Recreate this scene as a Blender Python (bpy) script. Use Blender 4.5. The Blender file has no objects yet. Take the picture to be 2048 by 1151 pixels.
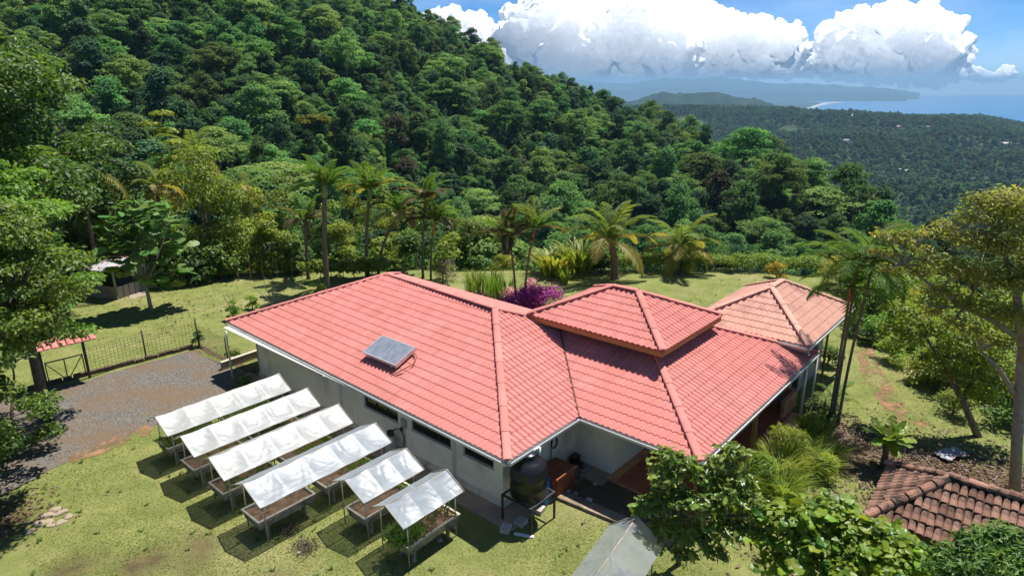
import bpy, math, random
import numpy as np
from mathutils import Vector, Matrix

# ------------------------------------------------------------------ camera, world, sun, exposure
sc = bpy.context.scene
COL = sc.collection
R = math.radians
rng = np.random.default_rng(7)
random.seed(7)

CAM_F, CAM_P, CAM_R, CAM_H = 1296.42, 0.2971468, 0.00775188, 13.05
cam = bpy.data.cameras.new('camera')
cam.sensor_width = 36.0
cam.lens = 36.0 * CAM_F / 2048.0
cam.clip_start = 0.5
cam.clip_end = 300000.0
cam_o = bpy.data.objects.new('camera', cam)
COL.objects.link(cam_o)
_cp, _sp = math.cos(CAM_P), math.sin(CAM_P)
_fw = Vector((0, _cp, -_sp)); _dn = Vector((0, -_sp, -_cp)); _rt = Vector((1, 0, 0))
_r2 = math.cos(CAM_R) * _rt + math.sin(CAM_R) * _dn
_d2 = -math.sin(CAM_R) * _rt + math.cos(CAM_R) * _dn
_m = Matrix((_r2, -_d2, -_fw)).transposed().to_4x4()
_m.translation = (0, 0, CAM_H)
cam_o.matrix_world = _m
sc.camera = cam_o

HA = Vector((0.6578645, 0.75313631, 0)); HB = Vector((-0.75313631, 0.6578645, 0))   # house axes
HC = Vector((-0.1727, 16.8397, 0))
HROT = math.atan2(HA.y, HA.x)
sun_dir = (HA * 0.40 + HB * -0.03 + Vector((0, 0, 1))).normalized()                 # towards the sun
sun_el = math.asin(sun_dir.z)
sun_az = math.atan2(sun_dir.x, sun_dir.y)

sun = bpy.data.lights.new('sun', 'SUN')
sun.energy = 4.6
sun.angle = R(0.53)
sun.color = (1.0, 0.965, 0.9)
sun_o = bpy.data.objects.new('sun', sun)
COL.objects.link(sun_o)
sun_o.rotation_euler = (-sun_dir).to_track_quat('-Z', 'Y').to_euler()

world = bpy.data.worlds.new('World')
sc.world = world
world.use_nodes = True
wn, wl = world.node_tree.nodes, world.node_tree.links
wn.clear()
w_out = wn.new('ShaderNodeOutputWorld'); w_bg = wn.new('ShaderNodeBackground')
w_sky = wn.new('ShaderNodeTexSky')
w_sky.sky_type = 'NISHITA'
w_sky.sun_disc = False
w_sky.sun_elevation = sun_el
w_sky.sun_rotation = sun_az
w_sky.altitude = 300
w_sky.air_density = 0.46
w_sky.dust_density = 0.0
w_sky.ozone_density = 3.0
w_hs = wn.new('ShaderNodeHueSaturation')
w_hs.inputs['Saturation'].default_value = 1.3
w_hs.inputs['Hue'].default_value = 0.5
wl.new(w_sky.outputs[0], w_hs.inputs['Color'])
# thin, even veil of high cloud all round the sky
w_tc = wn.new('ShaderNodeTexCoord'); w_mp = wn.new('ShaderNodeMapping')
w_mp.inputs['Scale'].default_value = (1.6, 1.6, 9.0)
w_nz = wn.new('ShaderNodeTexNoise')
w_nz.inputs['Scale'].default_value = 2.2; w_nz.inputs['Detail'].default_value = 8; w_nz.inputs['Roughness'].default_value = 0.62
w_rp = wn.new('ShaderNodeMapRange')
w_rp.inputs[1].default_value = 0.46; w_rp.inputs[2].default_value = 0.80
w_rp.inputs[3].default_value = 0.0; w_rp.inputs[4].default_value = 0.30
w_mx = wn.new('ShaderNodeMix'); w_mx.data_type = 'RGBA'
wl.new(w_tc.outputs['Generated'], w_mp.inputs[0]); wl.new(w_mp.outputs[0], w_nz.inputs['Vector'])
wl.new(w_nz.outputs[0], w_rp.inputs[0]); wl.new(w_rp.outputs[0], w_mx.inputs[0])
wl.new(w_hs.outputs[0], w_mx.inputs[6]); w_mx.inputs[7].default_value = (9.0, 9.6, 10.4, 1)
wl.new(w_mx.outputs[2], w_bg.inputs['Color'])
w_bg.inputs['Strength'].default_value = 0.092
wl.new(w_bg.outputs[0], w_out.inputs['Surface'])

sc.view_settings.view_transform = 'Standard'
sc.view_settings.look = 'None'
sc.view_settings.exposure = 0.70
sc.view_settings.gamma = 1.0
sc.view_settings.use_curve_mapping = False
cy = sc.cycles
cy.use_denoising = True
cy.use_adaptive_sampling = True
cy.adaptive_threshold = 0.02
cy.max_bounces = 8
cy.diffuse_bounces = 5
cy.glossy_bounces = 3
cy.transmission_bounces = 5
cy.transparent_max_bounces = 8
cy.volume_bounces = 0
cy.time_limit = 780
cy.caustics_reflective = False
cy.caustics_refractive = False

# ------------------------------------------------------------------ helpers
def pix_ray(u, v):
    u = float(u); v = float(v)
    d = (u - 1024) * _r2 + (v - 575.5) * _d2 + CAM_F * _fw
    return d

def W(u, v, z=0.0):                                  # point of the photograph on the level z
    d = pix_ray(u, v); t = (z - CAM_H) / d.z
    return Vector((d.x * t, d.y * t, z))

def zat(u, v, dist):                                 # height of pixel (u, v) at horizontal distance dist
    d = pix_ray(u, v); t = dist / math.hypot(d.x, d.y)
    return CAM_H + d.z * t

def at(u, v, dist):                                  # point along pixel (u, v) at horizontal distance dist
    d = pix_ray(u, v); t = dist / math.hypot(d.x, d.y)
    return Vector((d.x * t, d.y * t, CAM_H + d.z * t))

def AB(a, b, z=0.0):                                 # house coordinates to world
    return HC + HA * a + HB * b + Vector((0, 0, z))

def link(o, parent=None):
    COL.objects.link(o)
    if parent is not None:
        o.parent = parent
    return o

def thing(name, label, cat, loc=(0, 0, 0), rz=0.0, group=None):
    o = bpy.data.objects.new(name, None)
    COL.objects.link(o)
    o.empty_display_size = 0.3
    o.location = loc; o.rotation_euler = (0, 0, rz)
    o['label'] = label; o['category'] = cat
    if group: o['group'] = group
    return o

def tag(o, label=None, cat=None, group=None, kind=None):
    if label: o['label'] = label
    if cat: o['category'] = cat
    if group: o['group'] = group
    if kind: o['kind'] = kind
    return o

def dup(root, loc=None, rz=None, label=None, group=None, scale=None):
    r = root.copy(); COL.objects.link(r)
    if loc is not None: r.location = loc
    if rz is not None: r.rotation_euler = (0, 0, rz)
    if scale is not None: r.scale = scale if hasattr(scale, '__len__') else (scale,) * 3
    if label: r['label'] = label
    if group: r['group'] = group
    for ch in list(root.children):
        c = ch.copy(); COL.objects.link(c); c.parent = r
        for g in list(ch.children):
            d = g.copy(); COL.objects.link(d); d.parent = c
    return r

class MB:
    def __init__(s):
        s.v = []; s.f = []; s.m = []; s.t = []
    def add(s, vs, fs, mi=0, tint=0.5):
        o = len(s.v)
        s.v.extend([tuple(p) for p in vs]); s.t.extend([tint] * len(vs))
        for f in fs:
            s.f.append(tuple(o + i for i in f)); s.m.append(mi)
        return s
    def box(s, c, d, rz=0.0, mi=0, tint=0.5, rx=0.0, ry=0.0):
        M = Matrix.Translation(c) @ Matrix.Rotation(rz, 4, 'Z') @ Matrix.Rotation(ry, 4, 'Y') @ Matrix.Rotation(rx, 4, 'X')
        x, y, z = d[0] / 2, d[1] / 2, d[2] / 2
        vs = [M @ Vector(p) for p in ((-x,-y,-z),(x,-y,-z),(x,y,-z),(-x,y,-z),(-x,-y,z),(x,-y,z),(x,y,z),(-x,y,z))]
        return s.add(vs, [(0,3,2,1),(4,5,6,7),(0,1,5,4),(1,2,6,5),(2,3,7,6),(3,0,4,7)], mi, tint)
    def span(s, a, b, mi=0, tint=0.5):               # axis-aligned box from corner a to corner b
        c = [(a[i] + b[i]) / 2 for i in range(3)]; d = [abs(b[i] - a[i]) for i in range(3)]
        return s.box(c, d, 0, mi, tint)
    def tube(s, pts, rad, n=8, mi=0, caps=True, tint=0.5):
        pts = [Vector(p) for p in pts]
        if not hasattr(rad, '__len__'): rad = [rad] * len(pts)
        vs = []; fs = []
        t0 = (pts[1] - pts[0]).normalized()
        ax = t0.orthogonal().normalized()
        for i, p in enumerate(pts):
            t = (pts[min(i + 1, len(pts) - 1)] - pts[max(i - 1, 0)]).normalized()
            ax = (ax - t * ax.dot(t)).normalized(); bx = t.cross(ax)
            for k in range(n):
                a = 2 * math.pi * k / n
                vs.append(p + (ax * math.cos(a) + bx * math.sin(a)) * rad[i])
        for i in range(len(pts) - 1):
            for k in range(n):
                k2 = (k + 1) % n
                fs.append((i*n+k, i*n+k2, (i+1)*n+k2, (i+1)*n+k))
        if caps:
            fs.append(tuple(range(n - 1, -1, -1))); fs.append(tuple((len(pts) - 1) * n + k for k in range(n)))
        return s.add(vs, fs, mi, tint)
    def lathe(s, prof, n=20, c=(0, 0, 0), mi=0, tint=0.5):
        vs = []; fs = []
        for r, z in prof:
            for k in range(n):
                a = 2 * math.pi * k / n
                vs.append((c[0] + r * math.cos(a), c[1] + r * math.sin(a), c[2] + z))
        for i in range(len(prof) - 1):
            for k in range(n):
                k2 = (k + 1) % n
                fs.append((i*n+k, i*n+k2, (i+1)*n+k2, (i+1)*n+k))
        fs.append(tuple(range(n - 1, -1, -1))); fs.append(tuple((len(prof) - 1) * n + k for k in range(n)))
        return s.add(vs, fs, mi, tint)
    def build(s, name, mat, parent=None, smooth=False):
        me = bpy.data.meshes.new(name)
        me.from_pydata(s.v, [], s.f)
        mats = mat if isinstance(mat, (list, tuple)) else [mat]
        for m in mats: me.materials.append(m)
        if len(mats) > 1: me.polygons.foreach_set('material_index', s.m)
        if smooth is True: me.polygons.foreach_set('use_smooth', [True] * len(s.f))
        at_ = me.attributes.new('tint', 'FLOAT', 'POINT'); at_.data.foreach_set('value', s.t)
        me.update()
        o = bpy.data.objects.new(name, me)
        return link(o, parent)

def np_mesh(name, V, F, mat, tint=None, smooth=False, mi=None):
    V = np.asarray(V, dtype=np.float32); F = np.asarray(F, dtype=np.int32)
    me = bpy.data.meshes.new(name)
    k = F.shape[1]
    me.vertices.add(len(V)); me.vertices.foreach_set('co', V.ravel())
    me.loops.add(F.size); me.loops.foreach_set('vertex_index', F.ravel())
    me.polygons.add(len(F))
    me.polygons.foreach_set('loop_start', np.arange(0, F.size, k, dtype=np.int32))
    me.polygons.foreach_set('loop_total', np.full(len(F), k, dtype=np.int32))
    mats = mat if isinstance(mat, (list, tuple)) else [mat]
    for m in mats: me.materials.append(m)
    if mi is not None: me.polygons.foreach_set('material_index', np.asarray(mi, dtype=np.int32))
    if smooth: me.polygons.foreach_set('use_smooth', np.ones(len(F), dtype=bool))
    if tint is not None:
        a = me.attributes.new('tint', 'FLOAT', 'POINT'); a.data.foreach_set('value', np.asarray(tint, dtype=np.float32))
    me.update(calc_edges=True)
    return me

def mesh_obj(name, me, parent=None):
    return link(bpy.data.objects.new(name, me), parent)

def _hash(ix, iy, s):
    h = (ix.astype(np.int64) * 374761393 + iy.astype(np.int64) * 668265263 + s * 974634777) & 0xffffffff
    h = ((h ^ (h >> 13)) * 1274126177) & 0xffffffff
    return ((h ^ (h >> 16)) & 0xffff) / 65535.0

def vnoise(x, y, s=0):
    x = np.asarray(x, dtype=float); y = np.asarray(y, dtype=float)
    ix = np.floor(x); iy = np.floor(y); fx = x - ix; fy = y - iy
    fx = fx * fx * (3 - 2 * fx); fy = fy * fy * (3 - 2 * fy)
    a = _hash(ix, iy, s); b = _hash(ix + 1, iy, s); c = _hash(ix, iy + 1, s); d = _hash(ix + 1, iy + 1, s)
    return (a * (1 - fx) + b * fx) * (1 - fy) + (c * (1 - fx) + d * fx) * fy

def fbm(x, y, o=4, s=0):
    t = 0; a = 0.5
    for i in range(o):
        t = t + a * (vnoise(x, y, s + i) - 0.5) * 2; x = x * 2.03 + 7.1; y = y * 2.03 - 3.7; a *= 0.5
    return t

def sstep(a, b, x):
    t = np.clip((np.asarray(x, dtype=float) - a) / (b - a), 0, 1)
    return t * t * (3 - 2 * t)

# ------------------------------------------------------------------ materials
def new_mat(name):
    m = bpy.data.materials.new(name); m.use_nodes = True
    nt = m.node_tree; nt.nodes.clear()
    out = nt.nodes.new('ShaderNodeOutputMaterial')
    return m, nt, out

def N(nt, t, **kw):
    n = nt.nodes.new(t)
    for k, v in kw.items():
        if k.startswith('_'): setattr(n, k[1:], v)
        else: n.inputs[k.replace('__', ' ')].default_value = v
    return n

def c4(c): return (c[0], c[1], c[2], 1)

def mixc(nt, fac, a, b, blend='MIX'):
    n = nt.nodes.new('ShaderNodeMix'); n.data_type = 'RGBA'; n.blend_type = blend
    for s, x in ((0, fac), (6, a), (7, b)):
        if hasattr(x, 'is_linked') or isinstance(x, bpy.types.NodeSocket): nt.links.new(x, n.inputs[s])
        elif s == 0: n.inputs[0].default_value = x
        else: n.inputs[s].default_value = c4(x)
    return n.outputs[2]

def noise(nt, scale, detail=4, rough=0.55, coord='Object', vec=None, stretch=None):
    n = nt.nodes.new('ShaderNodeTexNoise')
    n.inputs['Scale'].default_value = scale; n.inputs['Detail'].default_value = detail; n.inputs['Roughness'].default_value = rough
    if vec is None:
        t = nt.nodes.new('ShaderNodeTexCoord'); vec = t.outputs[coord]
    if stretch:
        mp = nt.nodes.new('ShaderNodeMapping'); mp.inputs['Scale'].default_value = stretch
        nt.links.new(vec, mp.inputs[0]); vec = mp.outputs[0]
    nt.links.new(vec, n.inputs['Vector'])
    return n.outputs[0]

def rng_map(nt, val, a, b, c=0.0, d=1.0):
    n = nt.nodes.new('ShaderNodeMapRange')
    nt.links.new(val, n.inputs[0])
    for i, x in enumerate((a, b, c, d)): n.inputs[i + 1].default_value = x
    return n.outputs[0]

def attr(nt, name):
    n = nt.nodes.new('ShaderNodeAttribute'); n.attribute_name = name
    return n.outputs['Fac']

def mat(name, c1, c2=None, scale=3.0, rough=0.7, spec=0.3, bump=0.0, bscale=40.0, stain=None, sscale=0.7, slo=0.5, shi=0.75, metal=0.0, tint=0.0, stretch=None, coord='Object', rand=0.0):
    """two-tone noise surface with optional stains (third colour), per-piece tint and bump"""
    m, nt, out = new_mat(name)
    b = N(nt, 'ShaderNodeBsdfPrincipled'); b.inputs['Roughness'].default_value = rough
    b.inputs['Specular IOR Level'].default_value = spec; b.inputs['Metallic'].default_value = metal
    col = None
    if c2 is not None:
        f = rng_map(nt, noise(nt, scale, 6, 0.6, coord, stretch=stretch), 0.3, 0.7)
        col = mixc(nt, f, c1, c2)
    else:
        rgb = N(nt, 'ShaderNodeRGB'); rgb.outputs[0].default_value = c4(c1); col = rgb.outputs[0]
    if stain is not None:
        f = rng_map(nt, noise(nt, sscale, 7, 0.65, coord), slo, shi)
        col = mixc(nt, f, col, stain)
    if tint or rand:
        hs = N(nt, 'ShaderNodeHueSaturation')
        nt.links.new(col, hs.inputs['Color'])
        if tint:
            v = rng_map(nt, attr(nt, 'tint'), 0, 1, 1 - tint, 1 + tint)
        else:
            oi = N(nt, 'ShaderNodeObjectInfo'); v = rng_map(nt, oi.outputs['Random'], 0, 1, 1 - rand, 1 + rand)
        nt.links.new(v, hs.inputs['Value']); col = hs.outputs[0]
    nt.links.new(col, b.inputs['Base Color'])
    if bump:
        bp = N(nt, 'ShaderNodeBump'); bp.inputs['Strength'].default_value = bump; bp.inputs['Distance'].default_value = 0.02
        nt.links.new(noise(nt, bscale, 5, 0.6, coord), bp.inputs['Height']); nt.links.new(bp.outputs[0], b.inputs['Normal'])
    nt.links.new(b.outputs[0], out.inputs[0])
    return m

def leafmat(name, dark, light, alt=None, alt_amt=0.12, rand=0.25, trans=0.42, rough=0.48, spec=0.35, hue=0.025):
    m, nt, out = new_mat(name)
    t = attr(nt, 'tint')
    col = mixc(nt, t, dark, light)
    if alt is not None:
        f = rng_map(nt, t, 1 - alt_amt - 0.02, 1 - alt_amt + 0.02)
        col = mixc(nt, f, col, alt)
    oi = N(nt, 'ShaderNodeObjectInfo')
    hs = N(nt, 'ShaderNodeHueSaturation'); nt.links.new(col, hs.inputs['Color'])
    nt.links.new(rng_map(nt, oi.outputs['Random'], 0, 1, 1 - rand, 1 + rand), hs.inputs['Value'])
    wn_ = N(nt, 'ShaderNodeTexWhiteNoise'); wn_.noise_dimensions = '1D'; nt.links.new(oi.outputs['Random'], wn_.inputs['W'])
    nt.links.new(rng_map(nt, wn_.outputs['Value'], 0, 1, 0.5 - hue, 0.5 + hue), hs.inputs['Hue'])
    b = N(nt, 'ShaderNodeBsdfPrincipled'); b.inputs['Roughness'].default_value = rough; b.inputs['Specular IOR Level'].default_value = spec
    nt.links.new(hs.outputs[0], b.inputs['Base Color'])
    tr = N(nt, 'ShaderNodeBsdfTranslucent')
    nt.links.new(mixc(nt, 1.0, hs.outputs[0], (1.5, 1.5, 0.75), 'MULTIPLY'), tr.inputs['Color'])
    mx = N(nt, 'ShaderNodeMixShader'); mx.inputs[0].default_value = trans
    nt.links.new(b.outputs[0], mx.inputs[1]); nt.links.new(tr.outputs[0], mx.inputs[2])
    nt.links.new(mx.outputs[0], out.inputs[0])
    return m

M = {}
M['bark'] = mat('bark', (0.10, 0.075, 0.05), (0.22, 0.18, 0.13), 6, 0.9, 0.1, 0.6, 18, rand=0.2)
M['bark_pale'] = mat('bark_pale', (0.22, 0.19, 0.15), (0.36, 0.32, 0.27), 5, 0.9, 0.1, 0.5, 14)
M['palm_trunk'] = mat('palm_trunk', (0.11, 0.085, 0.06), (0.24, 0.19, 0.14), 5, 0.9, 0.1, 0.5, 12, stretch=(1, 1, 6))
M['red_shaft'] = mat('red_shaft', (0.42, 0.09, 0.03), (0.55, 0.17, 0.05), 4, 0.5, 0.4)
M['green_shaft'] = mat('green_shaft', (0.16, 0.22, 0.06), (0.26, 0.28, 0.10), 4, 0.5, 0.4)
# ------------------------------------------------------------------ terrain
RIDGE_U = [-1400, -600, 0, 400, 800, 900, 1050, 1250, 1400, 1560, 1700, 1900, 2100, 2600, 3400]
RIDGE_V = [-330, -250, -170, -110, -4, 46, 128, 206, 258, 305, 385, 470, 530, 600, 660]
RIDGE_R = [330, 350, 380, 400, 420, 415, 400, 370, 335, 290, 250, 215, 190, 170, 160]
_az, _zr = [], []
for u_, v_, r_ in zip(RIDGE_U, RIDGE_V, RIDGE_R):
    d_ = pix_ray(u_, v_); h_ = math.hypot(d_.x, d_.y)
    _az.append(math.atan2(d_.x, d_.y)); _zr.append(CAM_H + d_.z / h_ * r_ - 13.0)

CREST_A, CREST_Z = [], []
for u_, v_ in ((600, 222), (1560, 224), (1700, 231), (1850, 241), (1960, 246), (2048, 262), (2300, 285)):
    d_ = pix_ray(u_, v_); h_ = math.hypot(d_.x, d_.y)
    CREST_A.append(math.atan2(d_.x, d_.y)); CREST_Z.append(CAM_H + d_.z / h_ * 2700 - 9.0)

def pad_d(x, y):
    qx = np.abs(x + 9.0) - 35.0 + 10; qy = np.abs(y - 5.0) - 42.5 + 10
    return np.hypot(np.maximum(qx, 0), np.maximum(qy, 0)) + np.minimum(np.maximum(qx, qy), 0) - 10

def terrain(x, y):
    x = np.asarray(x, dtype=float); y = np.asarray(y, dtype=float)
    r = np.hypot(x, y); az = np.arctan2(x, y)
    rr = np.interp(az, _az, RIDGE_R); zr = np.interp(az, _az, _zr)
    rr = rr * (1 + 0.05 * fbm(az * 9, az * 0 + 1.5, 3, 5))
    d = pad_d(x, y)
    zv = -33.0 * (1 - np.exp(-np.maximum(d, 0) / (20.0 + 24.0 * sstep(2, -24, x))))
    r0 = 92.0
    s = np.clip((r - r0) / (rr - r0), 0, 1)
    S = np.where(s < 1, s * (1.25 - 0.25 * s), 1.0)
    spur = fbm(x / 90, y / 90, 4, 11) * 16 * np.sin(np.pi * np.clip(s, 0, 1)) ** 0.8
    hill = zv + (zr - zv) * S + spur
    zc = np.interp(az, CREST_A, CREST_Z)
    plain = -178 + (zc + 178) * sstep(900, 2650, r) + (135 * (.42 - np.abs(fbm(x / 800 + 3.3, y / 620, 3, 29))) + 26 * fbm(x / 260, y / 260, 3, 37)) * sstep(480, 1000, r) * (1 - .72 * sstep(1800, 2650, r))
    plain = plain - 170 * sstep(2850, 4000, r)
    over = np.maximum(r - rr, 0)
    beyond = zr - 0.62 * over
    z = np.where(r < r0, zv, np.where(over > 0, np.maximum(beyond, plain), hill))
    z = np.where((over > 0) & (beyond < plain + 25), plain + np.maximum(beyond - plain, 0) ** 2 / 50.0 * 0 + np.maximum(beyond - plain, 0), z)
    # gentle unevenness of the garden, none at the house
    g = sstep(24, 34, np.hypot(x - 2, y - 24)) * (1 - sstep(0, 3, d))
    z = z + g * 0.10 * fbm(x / 7, y / 7, 3, 3)
    return z

def tz(x, y): return float(terrain(np.array([x]), np.array([y]))[0])

rs = np.concatenate([np.array([0.01, 4, 8]), np.arange(10, 70, 1.0), np.geomspace(70, 460, 130), np.geomspace(470, 5200, 130)])
azs = np.concatenate([np.linspace(-math.pi, -0.95, 40)[:-1], np.linspace(-0.95, 0.95, 300), np.linspace(0.95, math.pi, 40)[1:]])
RR_, AZ_ = np.meshgrid(rs, azs, indexing='ij')
X_ = RR_ * np.sin(AZ_); Y_ = RR_ * np.cos(AZ_); Z_ = terrain(X_, Y_)
nr, na = X_.shape
ii, jj = np.meshgrid(np.arange(nr - 1), np.arange(na - 1), indexing='ij')
F_ = np.stack([ii * na + jj, ii * na + jj + 1, (ii + 1) * na + jj + 1, (ii + 1) * na + jj], -1).reshape(-1, 4)[:, ::-1]
dpad = pad_d(X_, Y_)
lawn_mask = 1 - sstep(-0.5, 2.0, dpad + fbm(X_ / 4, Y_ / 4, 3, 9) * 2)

m, nt, out = new_mat('ground')
b = N(nt, 'ShaderNodeBsdfPrincipled'); b.inputs['Roughness'].default_value = 0.9; b.inputs['Specular IOR Level'].default_value = 0.1
big = noise(nt, 0.16, 5, 0.6); mid = noise(nt, 0.9, 6, 0.65); fine = noise(nt, 14, 5, 0.7)
c = mixc(nt, rng_map(nt, mid, 0.32, 0.68), (0.155, 0.185, 0.052), (0.275, 0.285, 0.095))
c = mixc(nt, rng_map(nt, big, 0.52, 0.68, 0, 0.7), c, (0.37, 0.31, 0.16))
c = mixc(nt, rng_map(nt, noise(nt, 0.45, 7, 0.7), 0.60, 0.70, 0, 0.8), c, (0.31, 0.21, 0.13))
c = mixc(nt, rng_map(nt, fine, 0.42, 0.75, 0, 0.5), c, (0.085, 0.11, 0.022))
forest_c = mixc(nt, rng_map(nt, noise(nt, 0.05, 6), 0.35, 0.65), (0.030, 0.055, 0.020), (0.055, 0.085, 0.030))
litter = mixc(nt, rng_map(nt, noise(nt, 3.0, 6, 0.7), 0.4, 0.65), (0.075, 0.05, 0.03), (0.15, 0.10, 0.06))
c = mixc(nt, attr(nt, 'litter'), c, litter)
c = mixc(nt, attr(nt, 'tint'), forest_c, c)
nt.links.new(c, b.inputs['Base Color'])
bp = N(nt, 'ShaderNodeBump'); bp.inputs['Strength'].default_value = 0.9; bp.inputs['Distance'].default_value = 0.05
nt.links.new(noise(nt, 22, 6, 0.7), bp.inputs['Height']); nt.links.new(bp.outputs[0], b.inputs['Normal'])
nt.links.new(b.outputs[0], out.inputs[0])
M['ground'] = m
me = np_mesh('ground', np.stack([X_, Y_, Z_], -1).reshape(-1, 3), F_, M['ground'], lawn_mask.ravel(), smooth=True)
def blob(x, y, cx, cy, r1, r2): return 1 - sstep(r1, r2, np.hypot(x - cx, y - cy) + 0.8 * fbm(x / 1.2, y / 1.2, 3, 41))
lit = np.zeros_like(X_)
for cx, cy, r1, r2 in ((-12.4, 15.3, .15, .9), (-9.3, 16.0, .1, .8), (-10.6, 15.6, .1, .7), (-17.5, 17.2, .4, 1.6), (-6.7, 14.7, .05, .6), (13.2, 21.0, 0.4, 2.6), (15.5, 20.0, .9, 2.8), (17.0, 18.5, 1.2, 3.3), (12.6, 17.5, 0.5, 2.2), (-16.4, 17.6, 0.3, 1.6), (-11.0, 14.5, 0.1, 0.9)):
    lit = np.maximum(lit, blob(X_, Y_, cx, cy, r1, r2))
rr0 = np.hypot(X_, Y_)
lit = np.maximum(lit, .62 * sstep(.36, .5, fbm(X_ / 130, Y_ / 130, 3, 77)) * (rr0 > 560))
for (u_, v_, d_) in ((1346, 262, 318), (1405, 288, 300), (1700, 400, 235)):
    pc_ = at(u_, v_, d_); lit = np.maximum(lit, 1 - sstep(4, 8, np.hypot(X_ - pc_.x, Y_ - pc_.y)))
a_ = me.attributes.new('litter', 'FLOAT', 'POINT'); a_.data.foreach_set('value', (lit * 0.9).astype(np.float32).ravel())
tag(mesh_obj('ground', me), kind='structure')

# sea, coastal plain, beach, far hills
m, nt, out = new_mat('sea_water')
b = N(nt, 'ShaderNodeBsdfPrincipled'); b.inputs['Roughness'].default_value = 0.32; b.inputs['Specular IOR Level'].default_value = 0.35
nt.links.new(mixc(nt, rng_map(nt, noise(nt, 0.0004, 6, 0.6, stretch=(1, 3, 1)), 0.35, 0.7), (0.006, 0.12, 0.28), (0.012, 0.17, 0.36)), b.inputs['Base Color'])
bp = N(nt, 'ShaderNodeBump'); bp.inputs['Strength'].default_value = 0.5; bp.inputs['Distance'].default_value = 3.0
nt.links.new(noise(nt, 0.02, 5), bp.inputs['Height']); nt.links.new(bp.outputs[0], b.inputs['Normal'])
nt.links.new(b.outputs[0], out.inputs[0]); M['sea'] = m
SEA = -255.0
n_ = 160; vs_ = [(0, 0, SEA)] + [(24600 * math.sin(2*math.pi*k/n_), 24600 * math.cos(2*math.pi*k/n_), SEA) for k in range(n_)]
mb = MB(); mb.add(vs_, [(0, 1 + (k + 1) % n_, 1 + k) for k in range(n_)])
tag(mb.build('sea', M['sea']), kind='structure')

M['far_forest'] = mat('far_forest', (0.012, 0.024, 0.014), (0.036, 0.060, 0.030), 0.012, 0.95, 0.05, 1.0, 0.05)
M['sand'] = mat('sand', (0.45, 0.42, 0.36), (0.6, 0.57, 0.5), 0.01, 0.9, 0.1)

def hill_sheet(name, us, vs, dist, width, matl, base=SEA - 3, rough_amp=10.0, seed=1, rows=14, cols=220, spread=1.0):
    uu = np.linspace(us[0], us[-1], cols)
    vv = np.interp(uu, us, vs)
    crest = np.array([list(at(a, b_, dist)) for a, b_ in zip(uu, vv)])
    V = []
    for k in np.linspace(-1, 1, rows):
        rr = dist + k * width
        sc_ = rr / dist
        x = crest[:, 0] * sc_; y = crest[:, 1] * sc_
        prof = (1 - abs(k)) ** 1.15
        z = base + (crest[:, 2] - base) * prof
        z = z + fbm(x / (width * 0.35), y / (width * 0.35), 4, seed) * (crest[:, 2] - base) * 0.30 * (abs(k) > 0.01) * (1 - abs(k)) + np.abs(fbm(x / 40, y / 40, 3, seed + 3)) * rough_amp * (1 - abs(k))
        V.append(np.stack([x, y, z], -1))
    V = np.array(V)
    a, b_ = np.meshgrid(np.arange(rows - 1), np.arange(cols - 1), indexing='ij')
    F = np.stack([a*cols+b_, a*cols+b_+1, (a+1)*cols+b_+1, (a+1)*cols+b_], -1).reshape(-1, 4)[:, ::-1]
    return tag(mesh_obj(name, np_mesh(name, V.reshape(-1, 3), F, matl, smooth=True)), kind='structure')

hill_sheet('coastal_hills', [1080, 1200, 1262, 1300, 1330, 1352, 1375, 1400, 1440, 1480, 1520, 1545, 1575, 1610, 1640],
           [215, 200, 190, 180, 176, 187, 186, 191, 193, 197, 195, 206, 219, 231, 240], 4400, 700, M['far_forest'], rough_amp=20, seed=31)
hill_sheet('far_mountains', [900, 1150, 1260, 1330, 1420, 1500, 1560, 1650, 1720, 1800, 1840],
           [170, 161, 160, 157, 156, 160, 162, 166, 172, 180, 187], 19500, 3000, M['far_forest'], rough_amp=60, seed=51)
hill_sheet('headland', [1200, 1350, 1480, 1560, 1640, 1740, 1800, 1815],
           [178, 176, 179, 178, 181, 185, 188, 190], 16000, 1500, M['far_forest'], rough_amp=20, seed=61)
# low river plain and its beach
def flat(name, pts, z, matl):
    mb = MB(); mb.add([tuple(W(u, v, z)) for u, v in pts], [tuple(range(len(pts)))])
    o = mb.build(name, matl)
    if o.data.polygons[0].normal.z < 0: o.data.flip_normals()
    return tag(o, kind='structure')
flat('river_plain', [(1300, 240), (1600, 240), (1613, 219), (1628, 213), (1645, 206), (1600, 201), (1560, 197), (1500, 194), (1300, 191)], SEA + 2.0, M['far_forest'])
flat('beach', [(1611, 219), (1622, 217), (1640, 211.5), (1660, 207), (1690, 204.5), (1672, 204), (1645, 206), (1628, 211), (1613, 217)], SEA + 3.0, M['sand'])
flat('sandbank', [(1520, 189.2), (1575, 189.6), (1630, 191.4), (1600, 191.0), (1560, 190.4), (1520, 190.0)], SEA + 3.0, M['sand'])
# ------------------------------------------------------------------ foliage
def unit(v): return v / np.maximum(np.linalg.norm(v, axis=-1, keepdims=True), 1e-9)

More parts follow.
